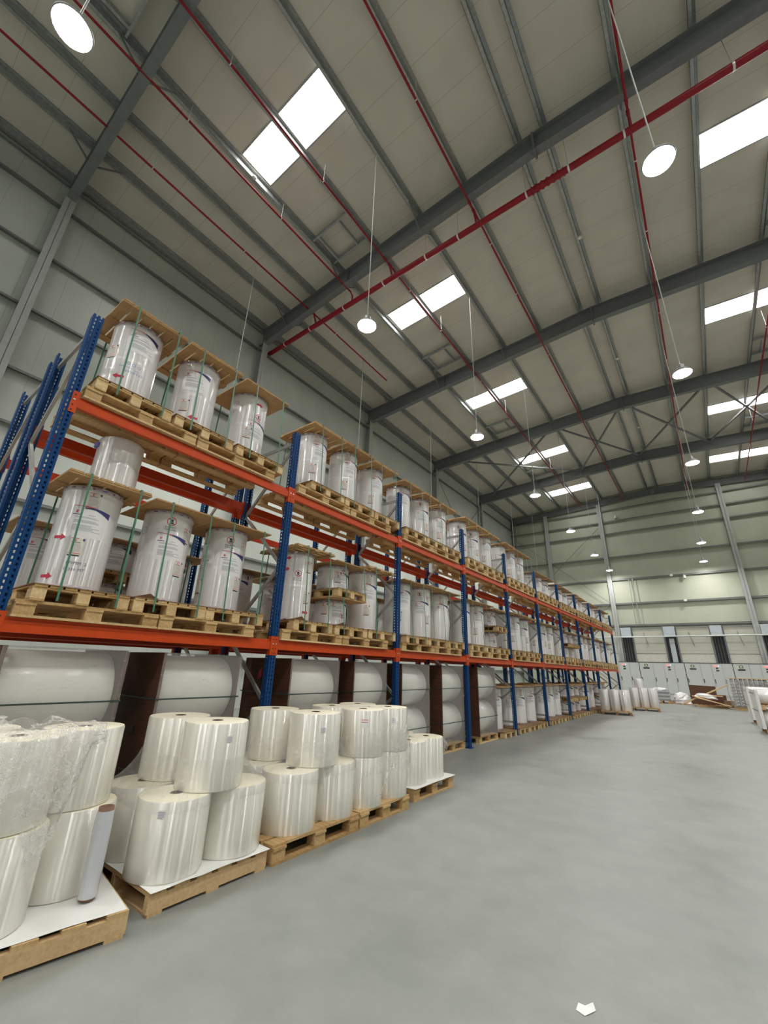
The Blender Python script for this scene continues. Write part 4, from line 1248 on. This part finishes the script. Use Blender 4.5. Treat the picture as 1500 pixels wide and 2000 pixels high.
# ------------------------------------------------------------------ things at the far end
# switchgear cabinets
YC = 39.6
def cabinet(xs_, wide_first, label, panels):
    x0, x1 = xs_[0], xs_[-1]
    t = thing('switchgear_cabinet', label, 'cabinet', ((x0+x1)/2,YC+.45,0), 0, 'row of switchgear cabinets')
    cx = (x0+x1)/2
    m = MB(); m.box(x0-cx+.01, x1-cx-.01, -.42, .42, .36, 2.54); m.box(x0-cx, x1-cx, -.44, .44, 2.54, 2.59, 1); obj('body', m, [M['cab'], M['cabd']], t)
    m = MB(); m.box(x0-cx+.04, x1-cx-.04, -.40, .40, 0, .36); obj('plinth', m, M['cab'], t)
    for j in range(len(xs_)-1):
        a, b_ = xs_[j]-cx, xs_[j+1]-cx
        m = MB(); m.box(a+.022, b_-.022, -.452, -.42, .40, 2.52)
        d = obj('door', m, M['cab'], t)
        m = MB(); m.box(a+.035, a+.085, -.475, -.452, 1.22, 1.48); obj('handle', m, M['cabd'], d)
        k_ = panels[j]; c = (a+b_)/2
        if k_ == 'lamps':
            for q, (dx, mt) in enumerate(((-.11,'ledred'),(.0,'ledred'),(.11,'ledblue'))):
                m = MB(); m.lathe([(.034,-.015),(.028,.015),(.0,.022)][::-1], 12, axis='y', c=(c+dx,-.475,2.38)); obj('indicator_light', m, M[mt], d)
            m = MB(); m.box(c-.07,c+.07,-.462,-.452,2.18,2.28); m.box(c-.09,c+.1,-.462,-.452,2.02,2.11); obj('switch_plate', m, M['cabd'], d)
            m = MB(); m.box(c-.15,c-.09,-.465,-.452,2.05,2.11); obj('name_plate', m, M['sheet'], d)
        elif k_ == 'meter':
            m = MB(); m.box(c-.11,c+.11,-.464,-.452,2.26,2.44); o = obj('meter', m, M['ledgreen'], d)
            m = MB(); m.box(c-.06,c+.06,-.467,-.464,2.30,2.40); obj('meter_screen', m, M['lowband'], o)
            m = MB(); m.box(c-.2,c+.2,-.462,-.452,2.10,2.20); obj('name_plate', m, M['meter'], d)
    return t
cabinet([-6.05,-5.32,-4.66], 0, 'grey switchgear cabinet with two doors at the rack end', ['lamps',None])
cabinet([-4.64,-3.73,-3.04,-2.38,-1.73], 1, 'four-door grey switchgear cabinet, mostly clear of clutter', ['meter',None,'lamps',None])
cabinet([-1.71,-.79,-.15,.47,1.06], 1, 'four-door grey switchgear cabinet behind the leaning brown board', ['meter',None,'lamps',None])
cabinet([1.08,1.95,2.55,3.2,3.9], 1, 'grey switchgear cabinet behind the silver rolls', ['meter',None,'lamps',None])
# two pallets of white rolls past the rack
def white_pallet(x, y, rz, nx, ny, label, h, group, r=.198, top=False, who=''):
    P = big_parts(1.2,1.15)
    pallet('b', (x,y,0), rz, label, True, group, parts=bake(P, {'*':M['pined'],'runner':M['hard'],'block':M['hard']}))
    k_ = 0
    for a in range(nx):
        for c in range(ny):
            dx, dy = (a-(nx-1)/2)*2*r, (c-(ny-1)/2)*2*r
            X = x+dx*math.cos(rz)-dy*math.sin(rz); Yy = y+dx*math.sin(rz)+dy*math.cos(rz)
            t = thing('white_film_roll', 'tall white roll on %s, %s position' % (who, ('rack side near','rack side rear','middle near','middle rear','aisle side near','aisle side rear')[k_]), 'roll', (X,Yy,.144), 0, 'tall white rolls past the racks')
            m = MB(); m.lathe([(r-.012,0),(r-.001,.01),(r-.001,h-.01),(r-.012,h)], 36); obj('film_body', m, M['white'], t)
            k_ += 1
white_pallet(-3.72,21.9,.18,3,2,'dark pallet of six tall white rolls standing past the rack in the aisle',.82,'pallets past the racks',who='the first pallet past the racks')
white_pallet(-3.02,25.6,.1,3,2,'dark pallet of six white rolls behind the first one past the racks',.86,'pallets past the racks',who='the second pallet past the racks')
t = thing('white_film_roll', 'small white roll standing alone on top of the second pallet of white rolls', 'roll', (-3.15,25.5,1.006)); m = MB(); m.lathe([(.19,0),(.2,.01),(.2,.42),(.19,.43)], 28); obj('film_body', m, M['white'], t)
# grey board stack
t = thing('sheet_stack', 'banded stack of grey boards on a pallet before the cabinets', 'stack', (-3.0,33.6,0))
rng = random.Random(4); m = MB()
for q in range(12):
    z = .16+q*.05; o = rng.uniform(-.02,.02); m.box(-.44+o,.44+o,-.5,.5,z,z+.043,(q//2) % 2)
obj('boards', m, [M['greyboard'], M['hoodm']], t)
m = MB(); m.box(-.46,.46,-.5,.5,0,.03)
for x in (-.4,0,.4): m.box(x-.06,x+.06,-.5,.5,.03,.16)
obj('pallet_base', m, M['pined'], t)
def lump(w_, d, h, seed, n_=14):
    rng = random.Random(seed); m = MB(); vs = []; nz = 6
    for a in range(nz+1):
        k_ = a/nz; s = (1-k_**3)**.5 if a < nz else .12
        for c in range(n_):
            t_ = 2*PI*c/n_; rr = s*(1+rng.uniform(-.18,.18))
            vs.append((w_/2*rr*math.cos(t_), d/2*rr*math.sin(t_), h*k_*(1+rng.uniform(-.08,.08))))
    m.add(vs, [(a*n_+c,a*n_+(c+1)%n_,(a+1)*n_+(c+1)%n_,(a+1)*n_+c) for a in range(nz) for c in range(n_)], 0, False)
    m.add(vs[-n_:], [tuple(range(n_))]); return m
tag(obj('film_bundle', lump(.85,.8,.16,3), M['white'], loc=(-3.0,33.6,.758)), 'crumpled white film lying on the grey board stack', 'film')
tag(obj('film_bundle', lump(.95,1.0,.62,6), M['whiteb'], loc=(-1.98,33.9,.05)), 'heap of clear and white film waste beside the grey board stack', 'film')
m = MB(); m.box(-.62,.6,-.5,.5,0,.02)
for y in (-.4,0,.4): m.box(-.62,.6,y-.05,y+.05,.02,.05)
tag(obj('pallet', m, M['pined'], loc=(-2.05,33.9,0)), 'flat broken pallet under the white film heap', 'pallet')
# leaning brown board, planks
m = MB(); m.box(-.66,.66,-.012,.012,0,1.1); o = obj('hardboard_panel', m, M['brown'], loc=(-.85,34.1,.02), rot=(-.16,.03,0)); tag(o, 'large brown board leaning upright before the grey cabinets', 'board')
m = MB(); m.box(-.3,.3,-.01,.01,0,.62); o = obj('hardboard_panel', m, M['brown'], loc=(-.05,34.0,.02), rot=(-.2,.05,.1)); tag(o, 'smaller brown board leaning beside the large brown board', 'board')
def plank(i, p0, p1, w_, h_2, mt, label):
    c = (Vector(p0)+Vector(p1))/2
    m = MB(); m.bar(Vector(p0)-c, Vector(p1)-c, w_, h_2); tag(obj('timber_plank', m, M[mt], loc=c), label, 'plank', 'loose timber on the far floor')
plank(0, (-1.95,32.6,.05), (.45,33.3,1.22), .09, .06, 'pinep', 'long plank sloping up against the leaning boards')
m = MB()
for y in (-.45,0,.45): m.box(-.75,.75,y-.05,y+.05,0,.09)
for q in range(7): m.box(-.75+q*.22,-.62+q*.22,-.5,.5,.09,.11)
tag(obj('pallet', m, M['pined'], loc=(-.5,32.3,0), rz=.1), 'dark low pallet under the pile of loose planks', 'pallet')
rng = random.Random(9)
PL = ['topmost','second','third','fourth','fifth','sixth','seventh','lowest']
for i in range(8):
    z = .22; x0 = -1.36+.045*i+rng.uniform(-.03,.03)
    plank(i+1, (x0,32.75-.16*i,.56-.012*i), (x0+1.45,32.25-.16*i,.15), .11, .03, 'pinep' if i % 2 else 'pine', '%s board in the fanned pile of loose planks' % PL[i])
plank(9, (-.62,33.1,.62), (.1,33.0,.58), .1, .06, 'pinep', 'short thick plank lying across the film on the timber pile')
tag(obj('film_bundle', lump(1.1,.6,.25,11), M['whiteb'], loc=(-.72,33.0,.44), rot=(0,.12,.1)), 'white film waste caught on top of the plank pile', 'film')
m = MB(); m.bbox(-.2,.2,-.2,.2,0,.36,.01); tag(obj('cardboard_box', m, M['card'], loc=(.35,33.3,.0), rz=.3), 'open brown carton beside the silver film stack', 'box')
# silver rolls stack at the picture edge
t = thing('silver_film_stack', 'tall stack of shiny silver film reels on a pallet', 'stack', (1.25,31.6,0))
m = MB(); rng = random.Random(2)
for q in range(9):
    z = .16+q*.155; m.box(-.72,.95,-.6,.6,z,z+.03,1)
    for a in range(8):
        m.lathe([(.045,-.62),(.07,-.6),(.07,.6),(.045,.62)], 10, axis='y', c=(-.62+a*.2,rng.uniform(-.02,.02),z+.095))
obj('reels', m, [M['silver'], M['greyboard']], t)
m = MB(); m.box(-.78,1.0,-.66,.66,1.56,1.6); obj('top_board', m, M['pinep'], t)
m = MB()
for y in (-.55,0,.55): m.box(-.75,1.0,y-.05,y+.05,0,.12)
m.box(-.75,1.0,-.62,.62,.12,.15); obj('pallet_base', m, M['pined'], t)
drape('stretch_film', lambda u, v: (.40+.02*math.sin(9*v)+(.0 if u < .5 else (u-.5)*3.2), 32.3-2.85*u if u < .5 else 30.875, .2+1.30*v), 20, 14, M['film'], 'clear film wrapped round the silver reels', .02, 21)
# two white wrapped stacks on the opposite side of the aisle
def right_stack(x, y, rz, idx, h1, h2):
    lab = ('in front at the picture edge','behind, next to the silver reels')[idx]
    ca, sa = math.cos(rz), math.sin(rz)
    pallet('b', (x,y,0), rz, 'floor pallet of the white block stack %s' % lab, True, 'pallets across the aisle', parts=bake(big_parts(1.2,1.0), {'*':M['pined'],'top_deck':M['pine']}))
    k_ = 0
    for c in (-1,1):
        X, Yy = x-sa*c*.29, y+ca*c*.29
        t = thing('lying_film_roll', 'low white roll, %s one of the stack %s' % (('near','far')[k_], lab), 'roll', (X,Yy,.143), rz, 'lying white rolls across the aisle')
        m = MB(); m.lathe([(.05,-.48),(.26,-.48),(.27,-.47),(.27,.47),(.26,.48),(.05,.48)], 32, axis='x', c=(0,0,.27), cap=False); obj('film_body', m, M['white'], t)
        m = MB(); m.lathe([(.05,-.485),(.05,.485)], 14, axis='x', c=(0,0,.27)); obj('core', m, M['core'], t); k_ += 1
    zz = .143+.545
    pallet('b', (x,y,zz), rz, 'middle pallet within the white stack %s' % lab, True, 'pallets across the aisle', parts=bake(big_parts(1.2,1.0), {'*':M['pinep'],'top_deck':M['pine']}))
    k_ = 0
    for c in (-1,1):
        X, Yy = x-sa*c*.29, y+ca*c*.29
        t = thing('lying_film_roll', 'upper white roll, %s one of the stack %s' % (('near','far')[k_], lab), 'roll', (X,Yy,zz+.143), rz, 'lying white rolls across the aisle')
        m = MB(); rr = h2/2; m.lathe([(.05,-.48),(rr-.01,-.48),(rr,-.47),(rr,.47),(rr-.01,.48),(.05,.48)], 32, axis='x', c=(0,0,rr), cap=False); obj('film_body', m, M['white'], t)
        m = MB(); m.lathe([(.05,-.485),(.05,.485)], 14, axis='x', c=(0,0,rr)); obj('core', m, M['core'], t); k_ += 1
    # white corner boards and dark straps
    t = thing('corner_board', 'white upright edge boards strapped round the white stack %s' % lab, 'edge board', (x,y,.15), rz, 'edge boards across the aisle')
    for a in (-1,):
        for c in (-1,1):
            m = MB(); m.box(-.575,-.560,min(c*.02,c*.60),max(c*.02,c*.60),0,zz+h2-.02); m.box(-.575,-.48,min(c*.585,c*.60),max(c*.585,c*.60),0,zz+h2-.02); obj('board', m, M['sheet'], t)
    m = MB(); m.box(-.6,-.594,-.62,.62,.5,.515); m.box(-.6,-.594,-.62,.62,1.0,1.015); obj('strap', m, M['strapd'], t)
right_stack(1.40,19.0,.05,0,.55,.44)
right_stack(1.36,22.6,.03,1,.55,.46)
# scrap of paper on the floor
m = MB(); m.add([(-.035,-.02,.002),(.01,-.035,.002),(.035,.01,.004),(.0,.02,.012),(.045,.035,.003),(.03,.055,.02),(-.03,.015,.015)], [(0,1,2,3,6),(3,2,4,5)])
tag(obj('paper_scrap', m, M['sheet'], loc=(-.83,2.86,0)), 'small crumpled white paper scrap alone on the bare floor', 'scrap')
# black wrapped reel glimpsed under the rear rack
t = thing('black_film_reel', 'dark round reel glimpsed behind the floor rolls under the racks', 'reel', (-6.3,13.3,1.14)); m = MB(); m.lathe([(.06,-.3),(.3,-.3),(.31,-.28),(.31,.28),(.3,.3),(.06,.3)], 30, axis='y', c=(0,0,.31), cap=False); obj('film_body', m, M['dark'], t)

# ------------------------------------------------------------------ light and view
wd = bpy.data.worlds.new('world'); S.world = wd; wd.use_nodes = True
wd.node_tree.nodes['Background'].inputs[0].default_value = (.6,.65,.7,1); wd.node_tree.nodes['Background'].inputs[1].default_value = .3
S.view_settings.view_transform = 'Standard'; S.view_settings.look = 'None'
S.view_settings.exposure = 0.68; S.view_settings.gamma = 1.0
S.view_settings.use_curve_mapping = False
S.cycles.max_bounces = 10; S.cycles.diffuse_bounces = 5; S.cycles.glossy_bounces = 3; S.cycles.transparent_max_bounces = 16
S.cycles.sample_clamp_indirect = 6.0
S.cycles.use_denoising = True
